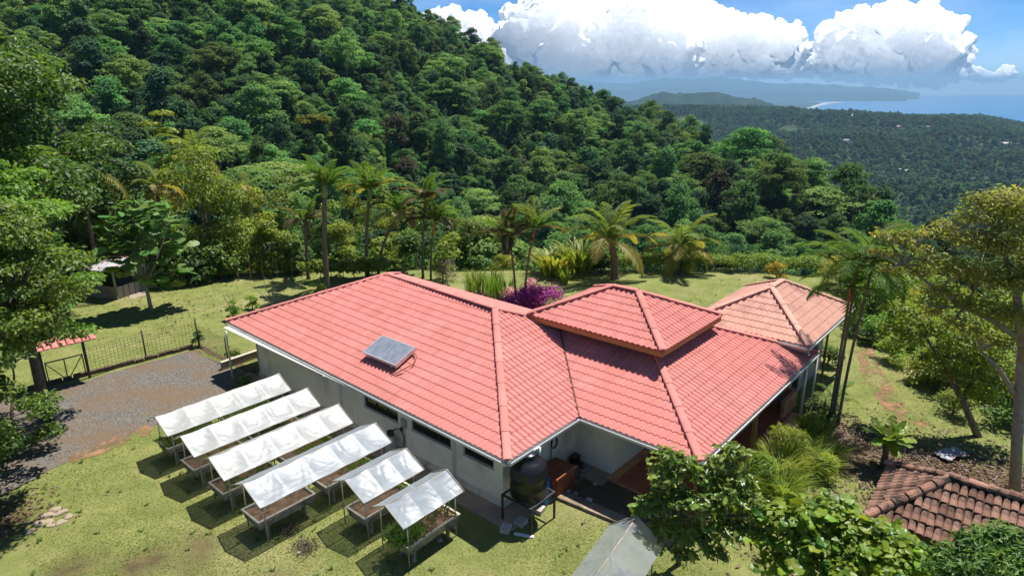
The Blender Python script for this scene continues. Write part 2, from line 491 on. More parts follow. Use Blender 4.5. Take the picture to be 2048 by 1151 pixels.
def leaf_arrays(P, D, Nn, L, Wd, fold=0.18, t=None):
    """rhombic leaves: base, left, tip, right, folded along the midrib"""
    n = len(P); S = unit(np.cross(D, Nn)); U = np.cross(S, D)
    L = np.broadcast_to(np.asarray(L, float), (n,))[:, None]; Wd = np.broadcast_to(np.asarray(Wd, float), (n,))[:, None]
    V = np.stack([P - D * L * .5, P - S * Wd * .5 + U * Wd * fold - D * L * .06, P + D * L * .5 - U * L * .10, P + S * Wd * .5 + U * Wd * fold - D * L * .06], 1)
    o = np.arange(n)[:, None] * 4
    F = np.concatenate([o + np.array([[0, 3, 2]]), o + np.array([[0, 2, 1]])], 1).reshape(-1, 3)
    T = np.repeat(t if t is not None else np.full(n, .5), 4)
    return V.reshape(-1, 3), F, T

def puff_leaves(puffs, n, L, Wd, g, up=0.7, droop=0.25, inner=0.55, tspread=0.28, jit=0.45):
    C = np.array([p[0] for p in puffs], float); Rd = np.array([p[1] for p in puffs], float)
    w = (Rd[:, 0] * Rd[:, 2] + Rd[:, 0] * Rd[:, 1]); w /= w.sum()
    k = g.choice(len(puffs), n, p=w)
    d = unit(g.normal(size=(n, 3)))
    low = d[:, 2] < -0.35
    d[low, 2] *= -g.random(low.sum())
    d = unit(d)
    rad = inner + (1 - inner) * g.random(n) ** 0.6
    rad *= 1 + 0.16 * g.normal(size=n)
    P = C[k] + d * Rd[k] * rad[:, None]
    Nn = unit(d * 0.8 + np.array([0, 0, up]) + g.normal(size=(n, 3)) * jit)
    D = g.normal(size=(n, 3)) + d * 0.7; D[:, 2] -= droop
    D = unit(D - Nn * (D * Nn).sum(-1, keepdims=True))
    pt = g.random(len(puffs))[k]
    t = np.clip(0.45 + (pt - .5) * 0.5 + g.normal(size=n) * tspread, 0, 1)
    s = 0.7 + 0.6 * g.random(n)
    return leaf_arrays(P, D, Nn, L * s, Wd * s, t=t)

def dome_puffs(g, Rr, Hh, n, base=0.0, size=0.38, flat=0.62, top=0.35, lumps=0.0):
    """clumps filling a dome of radius Rr and height Hh, wide at 'top' of its height"""
    out = []
    for i in range(n):
        a = g.random() * 2 * math.pi; f = g.random() ** 0.55
        h = g.random()
        wid = math.sqrt(max(0.0, 1 - ((h - top) / (1 - top if h > top else top + 0.35)) ** 2))
        r = Rr * wid * f * 0.82
        s = Rr * size * (0.7 + 0.6 * g.random())
        out.append(((r * math.cos(a), r * math.sin(a), base + h * Hh * 0.88), (s, s, s * flat)))
    return out

def limb_mb(g, h0, puffs, r0, lean=(0, 0), nl=9, mb=None, seg=5):
    mb = mb or MB()
    top = Vector((lean[0], lean[1], h0))
    pts = [Vector((lean[0] * t * t, lean[1] * t * t, h0 * t - 0.25 * (t == 0))) + Vector((g.normal() * .06, g.normal() * .06, 0)) * (t > 0) * h0 * .12 for t in np.linspace(0, 1, 5)]
    mb.tube(pts, [r0 * 1.35, r0, r0 * .9, r0 * .8, r0 * .62], 8)
    idx = g.choice(len(puffs), min(nl, len(puffs)), replace=False)
    for i in idx:
        c = Vector(puffs[i][0]); st = pts[-1 - int(g.random() * 2)]
        mid = st.lerp(c, 0.5) + Vector((g.normal() * .1, g.normal() * .1, .12)) * (c - st).length
        mb.tube([st, st.lerp(mid, .5) + Vector((0, 0, .03)), mid, c], [r0 * .5, r0 * .38, r0 * .26, r0 * .08], 5)
    return mb

def make_tree(name, label, cat, loc, h, Rr, g, leafm, barkm, n=4000, L=.3, Wd=.17, npuff=26, trunk=.35, r0=.18, flat=.62, size=.38, top=.35, lean=(0, 0), group=None, up=.7, droop=.25, nl=9, inner=.55, puffs=None, stretch=(1, 1)):
    root = thing(name, label, cat, loc, g.random() * 6.28 if puffs is None and lean == (0, 0) else 0, group)
    if puffs is None:
        puffs = dome_puffs(g, Rr, h * (1 - trunk), npuff, h * trunk, size, flat, top)
        puffs = [((p[0] * stretch[0] + lean[0], p[1] * stretch[1] + lean[1], p[2]), s) for (p, s) in [((q[0][0], q[0][1], q[0][2]), q[1]) for q in puffs]]
    limb_mb(g, h * (trunk + .12), puffs, r0, lean, nl).build('trunk', barkm, root, smooth=True)
    V, F, T = puff_leaves(puffs, n, L, Wd, g, up, droop, inner)
    mesh_obj('crown', np_mesh('crown', V, F, leafm, T), root)
    return root

M['leaf_forest'] = leafmat('leaf_forest', (0.062, 0.128, 0.052), (0.155, 0.262, 0.088), (0.22, 0.28, 0.08), .08, rand=.5, hue=.045, trans=.38, rough=.8, spec=.08)
M['leaf_forest_b'] = leafmat('leaf_forest_b', (0.088, 0.170, 0.056), (0.195, 0.325, 0.092), (0.26, 0.33, 0.09), .06, rand=.42, hue=.035, trans=.38, rough=.8, spec=.08)
M['leaf_forest_c'] = leafmat('leaf_forest_c', (0.038, 0.084, 0.048), (0.105, 0.188, 0.082), (0.13, 0.19, 0.08), .08, rand=.4, hue=.03, trans=.3, rough=.8, spec=.08)
M['leaf_far'] = leafmat('leaf_far', (0.050, 0.095, 0.050), (0.095, 0.165, 0.072), (0.13, 0.19, 0.08), .08, rand=.28, hue=.03, trans=.3, rough=.8, spec=.05)
M['leaf_dry'] = leafmat('leaf_dry', (0.055, 0.05, 0.03), (0.12, 0.105, 0.06), None, rand=.3, hue=.02, trans=.2, rough=.8, spec=.08)
M['leaf_yellow'] = leafmat('leaf_yellow', (0.10, 0.14, 0.02), (0.24, 0.27, 0.04), None, rand=.2, trans=.25, rough=.8, spec=.08)

# prototypes of jungle trees: (crown mesh, trunk mesh, kind)
KIND = ['round', 'umbrella', 'tall', 'pale', 'bare', 'yellow']
def proto(seed, kind, n, L, far=False):
    g = np.random.default_rng(seed)
    if kind == 'round': h, Rr, args = 14, 5.4, dict(n=36, base=4.0, size=.29, flat=.75, top=.3)
    elif kind == 'umbrella': h, Rr, args = 15, 7.2, dict(n=38, base=8.0, size=.26, flat=.40, top=.35)
    elif kind == 'tall': h, Rr, args = 17, 3.9, dict(n=30, base=3.5, size=.36, flat=.85, top=.4)
    elif kind == 'pale': h, Rr, args = 13, 5.2, dict(n=34, base=3.5, size=.28, flat=.65, top=.35)
    elif kind == 'bare': h, Rr, args = 14, 4.6, dict(n=22, base=5, size=.34, flat=.6, top=.4)
    else: h, Rr, args = 12, 4.2, dict(n=22, base=4, size=.38, flat=.7, top=.35)
    H_ = h - args['base']
    pf = dome_puffs(g, Rr, H_, args['n'], args['base'], args['size'], args['flat'], args['top'])
    nn = int(n * (.5 if kind == 'bare' else 1))
    V, F, T = puff_leaves(pf, nn, L, L * .8, g, up=.75, droop=.1, inner=.75, jit=.3, tspread=.2)
    mt = 'leaf_forest_c' if kind == 'round' and seed % 2 else {'round': 'leaf_forest', 'umbrella': 'leaf_forest_b', 'tall': 'leaf_forest_c', 'pale': 'leaf_forest_b', 'bare': 'leaf_dry', 'yellow': 'leaf_yellow'}[kind]
    cm = np_mesh('crown', V, F, M[mt], T)
    tmb = limb_mb(g, args['base'] + 1.5, pf, .22, nl=6)
    return cm, tmb, (V, F, T, mt)

protos = []
SRC = bpy.data.collections.new('forest_sources')
FAR = bpy.data.collections.new('far_sources')
def src_obj(cname, coll, data, tmb, i):
    V, F, T, mt = data
    tv = np.array(tmb.v); tf = []
    for f in tmb.f:
        for k in range(1, len(f) - 1): tf.append((f[0], f[k], f[k + 1]))
    Va = np.concatenate([V, tv]); Fa = np.concatenate([F, np.array(tf) + len(V)]); Ta = np.concatenate([T, np.full(len(tv), .5)])
    mi = np.concatenate([np.zeros(len(F)), np.ones(len(tf))])
    o = bpy.data.objects.new('%s_%02d' % (cname, i), np_mesh(cname, Va, Fa, [M[mt], M['bark']], Ta, mi=mi))
    coll.objects.link(o)
mix = ['round', 'umbrella', 'tall', 'pale', 'round', 'umbrella', 'pale', 'round', 'tall', 'bare', 'round', 'yellow']
for i, k in enumerate(mix):
    cm, tmb, dat = proto(100 + i, k, 5200, .50)
    tm = tmb.build('tmp', M['bark'], smooth=True); tmesh = tm.data; tmesh.name = 'trunk'; bpy.data.objects.remove(tm)
    protos.append((cm, tmesh, k))
    _, tmb2, dat2 = proto(100 + i, k, 3600, .60)
    src_obj('jungle', SRC, dat2, tmb2, i)
for i, k in enumerate(['round', 'umbrella', 'pale', 'tall', 'round', 'bare']):
    _, tmb2, dat2 = proto(200 + i, k, 260, 2.1)
    dat2 = dat2[:3] + ('leaf_far' if k != 'bare' else 'leaf_dry',)
    src_obj('farwood', FAR, dat2, tmb2, i)

def scatter(r_a, r_b, az_a, az_b, sp, seed):
    g = np.random.default_rng(seed)
    xs = np.arange(-r_b, r_b, sp); X, Y = np.meshgrid(xs, np.arange(0, r_b, sp))
    X = X.ravel() + g.uniform(-.5, .5, X.size) * sp; Y = Y.ravel() + g.uniform(-.5, .5, Y.size) * sp
    r = np.hypot(X, Y); a = np.arctan2(X, Y)
    k = (r > r_a) & (r < r_b) & (a > az_a) & (a < az_b) & (pad_d(X, Y) > 9)
    return X[k], Y[k]

fx, fy = scatter(50, 470, R(-47), R(44), 5.5, 3)
r_ = np.hypot(fx, fy); a_ = np.arctan2(fx, fy)
rr_ = np.interp(a_, _az, RIDGE_R)
keep = r_ < rr_ + 45
for (u_, v_, d_) in ((1346, 262, 318), (1405, 288, 300), (1700, 400, 235)):
    pc_ = at(u_, v_, d_); keep &= np.hypot(fx - pc_.x, (fy - pc_.y) * .8) > 7.0
fx, fy, r_ = fx[keep], fy[keep], r_[keep]
fz = terrain(fx, fy)
gF0 = np.random.default_rng(55)
sc3 = np.stack([gF0.uniform(.78, 1.28, len(fx)), gF0.uniform(.78, 1.28, len(fx)), gF0.uniform(.75, 1.3, len(fx))], -1)
gF = np.random.default_rng(5)
sel = gF.choice(len(mix), len(fx), p=[.13, .11, .10, .13, .12, .09, .10, .08, .06, .03, .045, .005])
rotF = gF.random(len(fx)) * 6.28
sclF = (0.42 + 0.85 * gF.random(len(fx)) ** 2.2) * np.where(np.isin(sel, [1, 5]), 0.95, 0.86)
nearf = np.clip((r_ - 55) / 45, 0, 1); sclF *= 0.72 + 0.28 * nearf
# what can be seen from the garden side of the valley: line of sight over the lawn edge
seen = np.argsort(r_)
KL = {'round': ('round dark green jungle tree on the forested hillside beyond the garden', 'round-crowned trees of the hillside forest'),
      'umbrella': ('flat-topped spreading tree with feathery green crown on the forested hillside', 'umbrella-crowned trees of the hillside forest'),
      'tall': ('tall narrow dark tree rising from the forest on the hillside', 'tall narrow trees of the hillside forest'),
      'pale': ('lighter green bushy tree among darker ones on the forested hillside', 'pale bushy trees of the hillside forest'),
      'bare': ('half-bare greyish brown tree among green ones on the forested hillside', 'half-bare trees of the hillside forest'),
      'yellow': ('bright yellow-green round tree standing out on the dark hillside', 'yellow-green trees of the hillside forest')}
half = (np.abs(np.arctan2(fx, fy)) < R(38.5))
top_el = (fz + 14 * sclF - CAM_H) / r_
# visible if nothing nearer on the terrain hides the crown
vis = np.zeros(len(fx), bool)
for i in range(len(fx)):
    if not half[i]: continue
    tt = np.linspace(0.25, 0.97, 24)
    zz = terrain(fx[i] * tt, fy[i] * tt) + 5.0 * (pad_d(fx[i] * tt, fy[i] * tt) > 12)
    vis[i] = np.all((zz - CAM_H) / (r_[i] * tt) < top_el[i] - .004)
cand = [i for i in seen if vis[i]][:290]
HAZE = 7.8e-5
chosen = set(cand)
KW = {'round': 'round dark green tree', 'umbrella': 'flat-topped feathery tree', 'tall': 'tall narrow dark tree', 'pale': 'lighter green bushy tree', 'bare': 'half-bare greyish brown tree', 'yellow': 'bright yellow-green round tree'}
UZ = ((230, 'above the corner tree'), (420, 'above the bright bushy tree'), (600, 'above the left end of the palm row'), (700, 'above the tall dark palm'), (800, 'above the yellow-fronded palm'), (930, 'above the red-stemmed palms'), (1100, 'above the orange-stemmed palms'), (1290, 'behind the stout coconut palm'), (1420, 'behind the golden-fronded coconut palm'), (1540, 'behind the golden shrub'), (1680, 'behind the annex'), (1850, 'left of the olive tree'), (9999, 'behind the olive tree'))
def forest_label(i, k):
    uu = 1024 + fx[i] / (fy[i] * _cp) * CAM_F * .97
    wh = next(s for a, s in UZ if uu < a)
    return '%s %s, %s' % (KW[k], 'low in the valley' if r_[i] < 125 else 'on the lower slope' if r_[i] < 185 else 'on the hillside', wh)
for i in cand:
    cm, tm, k = protos[sel[i]]
    root = thing('jungle_tree', forest_label(i, k), 'tree', (fx[i], fy[i], fz[i]), rotF[i], KL[k][1])
    root.scale = tuple(sc3[i] * sclF[i])
    mesh_obj('crown', cm, root); mesh_obj('trunk', tm, root)
rest = np.array([i for i in range(len(fx)) if i not in chosen])

def instancer(name, X, Y, Z, idx, rot, scl, coll):
    me = bpy.data.meshes.new(name)
    me.vertices.add(len(X)); me.vertices.foreach_set('co', np.stack([X, Y, Z], -1).astype(np.float32).ravel())
    for nm, tp, vals in (('idx', 'INT', idx), ('rotz', 'FLOAT', rot)):
        a = me.attributes.new(nm, tp, 'POINT'); a.data.foreach_set('value', np.asarray(vals, dtype=np.int32 if tp == 'INT' else np.float32))
    scl = np.asarray(scl, dtype=np.float32); scl = scl if scl.ndim == 2 else np.repeat(scl[:, None], 3, 1)
    a = me.attributes.new('scl', 'FLOAT_VECTOR', 'POINT'); a.data.foreach_set('vector', np.ascontiguousarray(scl).ravel())
    o = mesh_obj(name, me)
    ng = bpy.data.node_groups.new(name, 'GeometryNodeTree')
    ng.interface.new_socket('Geometry', in_out='INPUT', socket_type='NodeSocketGeometry')
    ng.interface.new_socket('Geometry', in_out='OUTPUT', socket_type='NodeSocketGeometry')
    gi = ng.nodes.new('NodeGroupInput'); go = ng.nodes.new('NodeGroupOutput')
    ci = ng.nodes.new('GeometryNodeCollectionInfo'); ci.inputs[0].default_value = coll
    ci.inputs['Separate Children'].default_value = True; ci.inputs['Reset Children'].default_value = True
    ip = ng.nodes.new('GeometryNodeInstanceOnPoints'); ip.inputs['Pick Instance'].default_value = True
    def na(nm, tp):
        n = ng.nodes.new('GeometryNodeInputNamedAttribute'); n.data_type = tp; n.inputs[0].default_value = nm; return n.outputs[0]
    cx = ng.nodes.new('ShaderNodeCombineXYZ'); ng.links.new(na('rotz', 'FLOAT'), cx.inputs[2])
    ng.links.new(gi.outputs[0], ip.inputs['Points']); ng.links.new(ci.outputs[0], ip.inputs['Instance'])
    ng.links.new(na('idx', 'INT'), ip.inputs['Instance Index']); ng.links.new(cx.outputs[0], ip.inputs['Rotation'])
    ng.links.new(na('scl', 'FLOAT_VECTOR'), ip.inputs['Scale']); ng.links.new(ip.outputs[0], go.inputs[0])
    md = o.modifiers.new('scatter', 'NODES'); md.node_group = ng
    return tag(o, kind='stuff')

ux, uy = scatter(62, 430, R(-47), R(44), 4.2, 31)                    # young growth between the big trees
uk = np.hypot(ux, uy) < np.interp(np.arctan2(ux, uy), _az, RIDGE_R) + 12
ux, uy = ux[uk], uy[uk]; gU = np.random.default_rng(32); nu = len(ux)
us3 = np.stack([gU.uniform(.26, .55, nu), gU.uniform(.26, .55, nu), gU.uniform(.30, .62, nu)], -1)
usel = gU.choice([0, 2, 3, 4, 6, 7, 8, 10, 9], nu, p=[.14, .10, .14, .14, .14, .14, .06, .10, .04])
fo = instancer('hillside_forest', np.concatenate([fx[rest], ux]), np.concatenate([fy[rest], uy]), np.concatenate([fz[rest] - .3, terrain(ux, uy) - .5]), np.concatenate([sel[rest], usel]), np.concatenate([rotF[rest], gU.random(nu) * 6.28]), np.concatenate([sc3[rest] * sclF[rest][:, None], us3]), SRC)
tag(fo, 'dense green jungle covering the steep hillside behind the house', 'forest')

px, py = scatter(480, 3450, R(-2), R(43), 10.0, 9)
pz = terrain(px, py); rp = np.hypot(px, py)
ok = pz > SEA + 8
px, py, pz, rp = px[ok], py[ok], pz[ok], rp[ok]
gP = np.random.default_rng(15)
gap = fbm(px / 130, py / 130, 3, 77) > 0.40
px, py, pz, rp = px[~gap], py[~gap], pz[~gap], rp[~gap]
fo2 = instancer('coastal_forest', px, py, pz, gP.choice(6, len(px), p=[.28, .18, .24, .12, .14, .04]), gP.random(len(px)) * 6.28, .45 + 1.0 * gP.random(len(px)) ** 1.7, FAR)
tag(fo2, 'bluish green forest on the lower hills towards the sea', 'forest')

# ------------------------------------------------------------------ clouds
m, nt, out = new_mat('cloud')
b = N(nt, 'ShaderNodeBsdfPrincipled'); b.inputs['Base Color'].default_value = (0.998, 0.998, 0.998, 1); b.inputs['Roughness'].default_value = 1.0; b.inputs['Specular IOR Level'].default_value = 0.0
b.subsurface_method = 'RANDOM_WALK'; b.inputs['Subsurface Weight'].default_value = 1.0; b.inputs['Subsurface Radius'].default_value = (1, 1, 1); b.inputs['Subsurface Scale'].default_value = 30000.0
nt.links.new(b.outputs[0], out.inputs[0])
M['cloud'] = m

def make_cloud(name, label, dist, tops, base_v, seed, depth, vox):
    """tops: list of (u, v, size px); heaps of balls from base_v up to each top, merged into one cauliflower"""
    g = np.random.default_rng(seed)
    px_m = dist / 1356.0
    pts = []; rad = []
    for (u, v, s) in tops:
        n = max(2, int((base_v - v) / (s * 0.55)))
        for k in range(n + 1):
            f = k / n
            vv = base_v - s * .4 + (v + s * .75 - (base_v - s * .4)) * f
            spread = s * (1.15 - .5 * f)
            for q in range(3 if f < .95 else 1):
                c = at(u + g.normal() * spread * .5 * (f < .95), vv + g.normal() * s * .12, dist + g.normal() * depth * (1 - .5 * f))
                r0 = s * px_m * (.85 + .3 * g.random()) * (1.0 if f < .95 else .8)
                pts.append(c); rad.append(r0)
                for j in range(11):
                    d = Vector(g.normal(size=3)).normalized(); d.z = abs(d.z) * .9 if g.random() < .8 else d.z
                    c2 = c + d * r0 * .85; r2 = r0 * (.25 + .22 * g.random())
                    pts.append(c2); rad.append(r2)
    zb = at(tops[0][0], base_v, dist).z
    P_ = np.array([tuple(p) for p in pts]); r_a = np.array(rad)
    P_[:, 2] = np.maximum(P_[:, 2], zb + r_a * .35)
    cen = P_.mean(0)
    me = bpy.data.meshes.new(name)
    me.vertices.add(len(P_)); me.vertices.foreach_set('co', (P_ - cen).astype(np.float32).ravel())
    a = me.attributes.new('rad', 'FLOAT', 'POINT'); a.data.foreach_set('value', r_a.astype(np.float32))
    me.materials.append(M['cloud'])
    o = mesh_obj(name, me); o.location = cen
    ng = bpy.data.node_groups.new(name, 'GeometryNodeTree')
    ng.interface.new_socket('Geometry', in_out='INPUT', socket_type='NodeSocketGeometry')
    ng.interface.new_socket('Geometry', in_out='OUTPUT', socket_type='NodeSocketGeometry')
    nn, ll = ng.nodes, ng.links
    gi = nn.new('NodeGroupInput'); go = nn.new('NodeGroupOutput')
    ra = nn.new('GeometryNodeInputNamedAttribute'); ra.data_type = 'FLOAT'; ra.inputs[0].default_value = 'rad'
    mp = nn.new('GeometryNodeMeshToPoints'); ll.new(gi.outputs[0], mp.inputs[0]); ll.new(ra.outputs[0], mp.inputs['Radius'])
    pv = nn.new('GeometryNodePointsToVolume'); pv.resolution_mode = 'VOXEL_SIZE'
    pv.inputs['Voxel Size'].default_value = vox; ll.new(mp.outputs[0], pv.inputs[0]); ll.new(ra.outputs[0], pv.inputs['Radius'])
    vm = nn.new('GeometryNodeVolumeToMesh'); vm.resolution_mode = 'GRID'; vm.inputs['Threshold'].default_value = 0.12
    ll.new(pv.outputs[0], vm.inputs[0])
    last = vm.outputs[0]
    for sc_, amp in ((px_m * 44, px_m * 13), (px_m * 19, px_m * 7.5), (px_m * 9, px_m * 2.6)):
        nz = nn.new('ShaderNodeTexVoronoi'); nz.inputs['Scale'].default_value = 1.0 / sc_; nz.feature = 'SMOOTH_F1'; nz.inputs['Smoothness'].default_value = 0.25
        ps = nn.new('GeometryNodeInputPosition'); ll.new(ps.outputs[0], nz.inputs['Vector'])
        mt = nn.new('ShaderNodeMath'); mt.operation = 'MULTIPLY_ADD'; ll.new(nz.outputs['Distance'], mt.inputs[0]); mt.inputs[1].default_value = -2 * amp; mt.inputs[2].default_value = amp
        nm = nn.new('GeometryNodeInputNormal'); vs = nn.new('ShaderNodeVectorMath'); vs.operation = 'SCALE'
        ll.new(nm.outputs[0], vs.inputs[0]); ll.new(mt.outputs[0], vs.inputs['Scale'])
        sp = nn.new('GeometryNodeSetPosition'); ll.new(last, sp.inputs[0]); ll.new(vs.outputs[0], sp.inputs['Offset']); last = sp.outputs[0]
    m2v = nn.new('GeometryNodeMeshToVolume'); m2v.resolution_mode = 'VOXEL_SIZE'; m2v.inputs['Voxel Size'].default_value = vox * .8; m2v.inputs['Interior Band Width'].default_value = vox * 4
    ll.new(last, m2v.inputs[0]); v2m = nn.new('GeometryNodeVolumeToMesh'); v2m.resolution_mode = 'GRID'; v2m.inputs['Threshold'].default_value = 0.1
    ll.new(m2v.outputs[0], v2m.inputs[0]); last = v2m.outputs[0]
    ss = nn.new('GeometryNodeSetShadeSmooth'); ll.new(last, ss.inputs[0])
    sm = nn.new('GeometryNodeSetMaterial'); sm.inputs['Material'].default_value = M['cloud']; ll.new(ss.outputs[0], sm.inputs[0])
    ll.new(sm.outputs[0], go.inputs[0])
    md = o.modifiers.new('cloud', 'NODES'); md.node_group = ng
    return tag(o, label, 'cloud', None, 'thing')

CD = 42000
make_cloud('cumulus_cloud', 'white cumulus bank just above the ridge of the forested hill', CD + 4000,
           [(850, 36, 24), (880, 30, 26), (903, 12, 24), (940, 34, 30), (985, 52, 30), (1020, 44, 28), (1050, 60, 32), (1090, 50, 34)], 150, 1, 900, 75)
make_cloud('cumulus_cloud', 'largest towering white cumulus cloud, in the middle of the sky', CD,
           [(1100, 5, 48), (1130, -30, 50), (1165, 10, 42), (1215, 30, 40), (1260, -15, 50), (1310, -25, 52), (1360, 5, 48), (1410, 28, 40), (1460, 40, 38), (1505, 36, 36), (1550, 45, 34), (1572, 84, 26)], 138, 2, 1500, 75)
make_cloud('cumulus_cloud', 'white double-topped cumulus cloud standing over the sea on the right', CD + 3500,
           [(1668, 95, 24), (1692, 26, 30), (1720, 40, 36), (1740, 22, 30), (1790, 16, 34), (1820, 22, 34), (1855, 38, 36), (1882, 84, 22), (1680, 70, 28)], 140, 3, 1200, 75)

make_cloud('cumulus_cloud', 'scraps of small broken white cloud low over the sea at the right edge', CD + 6000,
           [(1932, 132, 9), (1958, 142, 7), (2004, 134, 8), (2022, 138, 6), (1985, 150, 6)], 152, 4, 300, 60)
make_cloud('cumulus_cloud', 'small white puffs low between the two large clouds', CD + 6000,
           [(1622, 112, 10), (1640, 120, 9), (1610, 128, 9), (1652, 132, 8)], 140, 5, 300, 60)

# ------------------------------------------------------------------ haze
m, nt, out = new_mat('haze')
pvn = N(nt, 'ShaderNodeVolumePrincipled'); pvn.inputs['Density'].default_value = HAZE
pvn.inputs['Color'].default_value = (0.42, 0.71, 1.0, 1); pvn.inputs['Anisotropy'].default_value = 0.0
nt.links.new(pvn.outputs[0], out.inputs['Volume'])
mb = MB(); mb.span((-28500, -3000, SEA - 340), (28500, 29500, 345))
hz = mb.build('haze', m); tag(hz, kind='stuff')
# ------------------------------------------------------------------ house materials
M['tile'] = mat('tile', (0.57, 0.205, 0.178), (0.655, 0.255, 0.222), 1.3, 0.9, 0.04, 0.15, 90, stain=(0.49, 0.20, 0.165), sscale=0.5, slo=.50, shi=.72, tint=0.07)
M['tile_pale'] = mat('tile_pale', (0.58, 0.31, 0.235), (0.65, 0.365, 0.28), 1.0, 0.7, 0.2, 0.2, 60, stain=(0.34, 0.17, 0.145), sscale=0.45, slo=.50, shi=.72, tint=0.08)
M['clay'] = mat('clay', (0.31, 0.15, 0.105), (0.47, 0.29, 0.215), 2.6, 0.95, 0.05, 0.8, 30, stain=(0.042, 0.036, 0.031), sscale=2.6, slo=.40, shi=.60, tint=0.35)
M['wall'] = mat('wall', (0.82, 0.755, 0.655), (0.86, 0.80, 0.705), 0.9, 0.85, 0.15, 0.2, 50, stain=(0.50, 0.46, 0.39), sscale=0.8, slo=.50, shi=.75)
M['plinth'] = mat('plinth', (0.60, 0.54, 0.46), (0.68, 0.62, 0.53), 1.6, 0.9, 0.1, 0.3, 40, stain=(0.16, 0.13, 0.1), sscale=1.2, slo=.5, shi=.75)
M['annex_wall'] = mat('annex_wall', (0.32, 0.30, 0.28), (0.44, 0.42, 0.39), 1.2, 0.9, 0.1, 0.2, 40)
M['gutter'] = mat('gutter', (0.66, 0.65, 0.61), (0.74, 0.73, 0.70), 2.0, 0.45, 0.4, stain=(0.42, 0.38, 0.32), sscale=1.4, slo=.55, shi=.8)
M['soffit'] = mat('soffit', (0.5, 0.48, 0.44), (0.56, 0.54, 0.5), 1.0, 0.8, 0.2)
M['wood'] = mat('wood', (0.33, 0.16, 0.07), (0.44, 0.23, 0.10), 4, 0.7, 0.2, 0.3, 25, stretch=(1, 8, 8))
M['dark_wood'] = mat('dark_wood', (0.10, 0.055, 0.03), (0.17, 0.10, 0.055), 4, 0.7, 0.2, 0.2, 25)
M['grey_wood'] = mat('grey_wood', (0.30, 0.26, 0.22), (0.42, 0.38, 0.33), 5, 0.85, 0.1, 0.3, 25)
M['pole'] = mat('pole', (0.27, 0.23, 0.18), (0.42, 0.37, 0.30), 5, 0.8, 0.15)
M['kerb_stone'] = mat('kerb_stone', (0.24, 0.165, 0.115), (0.40, 0.31, 0.24), 9.0, .95, .05, .9, 22, stain=(0.13, 0.10, 0.07), sscale=2.0, slo=.48, shi=.7)
M['concrete'] = mat('concrete', (0.30, 0.225, 0.165), (0.42, 0.335, 0.26), 2.0, 0.92, 0.1, 0.5, 30, stain=(0.12, 0.10, 0.08), sscale=1.0, slo=.48, shi=.72)
M['trough'] = mat('trough', (0.17, 0.15, 0.125), (0.36, 0.33, 0.28), 3.5, 0.92, 0.1, 0.6, 28, stain=(0.055, 0.05, 0.042), sscale=2.2, slo=.46, shi=.66)
M['trough_rim'] = mat('trough_rim', (0.44, 0.39, 0.31), (0.56, 0.50, 0.41), 4, 0.9, 0.1, 0.3, 30)
M['soil'] = mat('soil', (0.17, 0.105, 0.065), (0.30, 0.195, 0.12), 5.0, 0.95, 0.05, 1.0, 22, stain=(0.40, 0.29, 0.18), sscale=3, slo=.55, shi=.75)
M['wet_soil'] = mat('wet_soil', (0.085, 0.06, 0.04), (0.17, 0.12, 0.08), 3.0, 0.95, 0.05, 0.9, 15)
M['glass'] = mat('glass', (0.012, 0.013, 0.014), None, rough=0.06, spec=0.5)
M['frame'] = mat('frame', (0.045, 0.042, 0.04), None, rough=0.5, spec=0.3)
M['floor_tile'] = mat('floor_tile', (0.34, 0.085, 0.045), (0.42, 0.125, 0.07), 2.0, 0.45, 0.4, tint=0.14)
M['sunlit_floor_edge'] = mat('sunlit_floor_edge', (0.56, 0.27, 0.13), (0.66, 0.36, 0.20), 3.0, 0.7, 0.2, stain=(0.30, 0.15, 0.08), sscale=2.5, slo=.5, shi=.7)  # lighter orange: sunlight on the porch's outer strip, painted into the colour
M['steel'] = mat('steel', (0.5, 0.5, 0.5), (0.62, 0.62, 0.62), 3, 0.4, 0.5, metal=0.7)
M['black_steel'] = mat('black_steel', (0.02, 0.02, 0.022), (0.05, 0.048, 0.045), 4, 0.5, 0.4)
M['fence_steel'] = mat('fence_steel', (0.035, 0.033, 0.03), (0.09, 0.07, 0.055), 3, 0.8, 0.2)
M['alu'] = mat('alu', (0.72, 0.72, 0.72), None, rough=0.35, spec=0.5, metal=0.6)
M['tank'] = mat('tank', (0.008, 0.008, 0.010), (0.013, 0.013, 0.015), 3, 0.34, 0.5, stain=(0.03, 0.03, 0.03), sscale=1.6, slo=.6, shi=.9)
M['blue'] = mat('blue', (0.012, 0.13, 0.42), (0.02, 0.17, 0.5), 3, 0.4, 0.4)
M['brick_red'] = mat('brick_red', (0.22, 0.065, 0.03), (0.33, 0.115, 0.06), 6, 0.85, 0.15, 0.3, 40, tint=0.22)
M['stone'] = mat('stone', (0.30, 0.26, 0.22), (0.5, 0.46, 0.42), 6, 0.9, 0.1, 0.5, 20, rand=.3)
M['white_paint'] = mat('white_paint', (0.78, 0.77, 0.74), (0.7, 0.69, 0.66), 3, 0.6, 0.3)
M['rust'] = mat('rust', (0.25, 0.09, 0.05), (0.36, 0.17, 0.10), 5, 0.8, 0.2)
M['black'] = mat('black', (0.012, 0.012, 0.012), None, rough=0.7, spec=0.2)
M['zinc'] = mat('zinc', (0.20, 0.20, 0.23), (0.33, 0.33, 0.36), 2.5, 0.45, 0.5, stain=(0.35, 0.16, 0.11), sscale=0.9, slo=.5, shi=.62, metal=.1)

# solar collector glass: dark absorber fins under a glazed cover
M['collector'] = mat('collector', (0.14, 0.16, 0.20), (0.27, 0.29, 0.34), 2.5, 0.12, 0.6, stain=(0.34, 0.36, 0.40), sscale=1.6, slo=.5, shi=.8, stretch=(1, 4, 1))

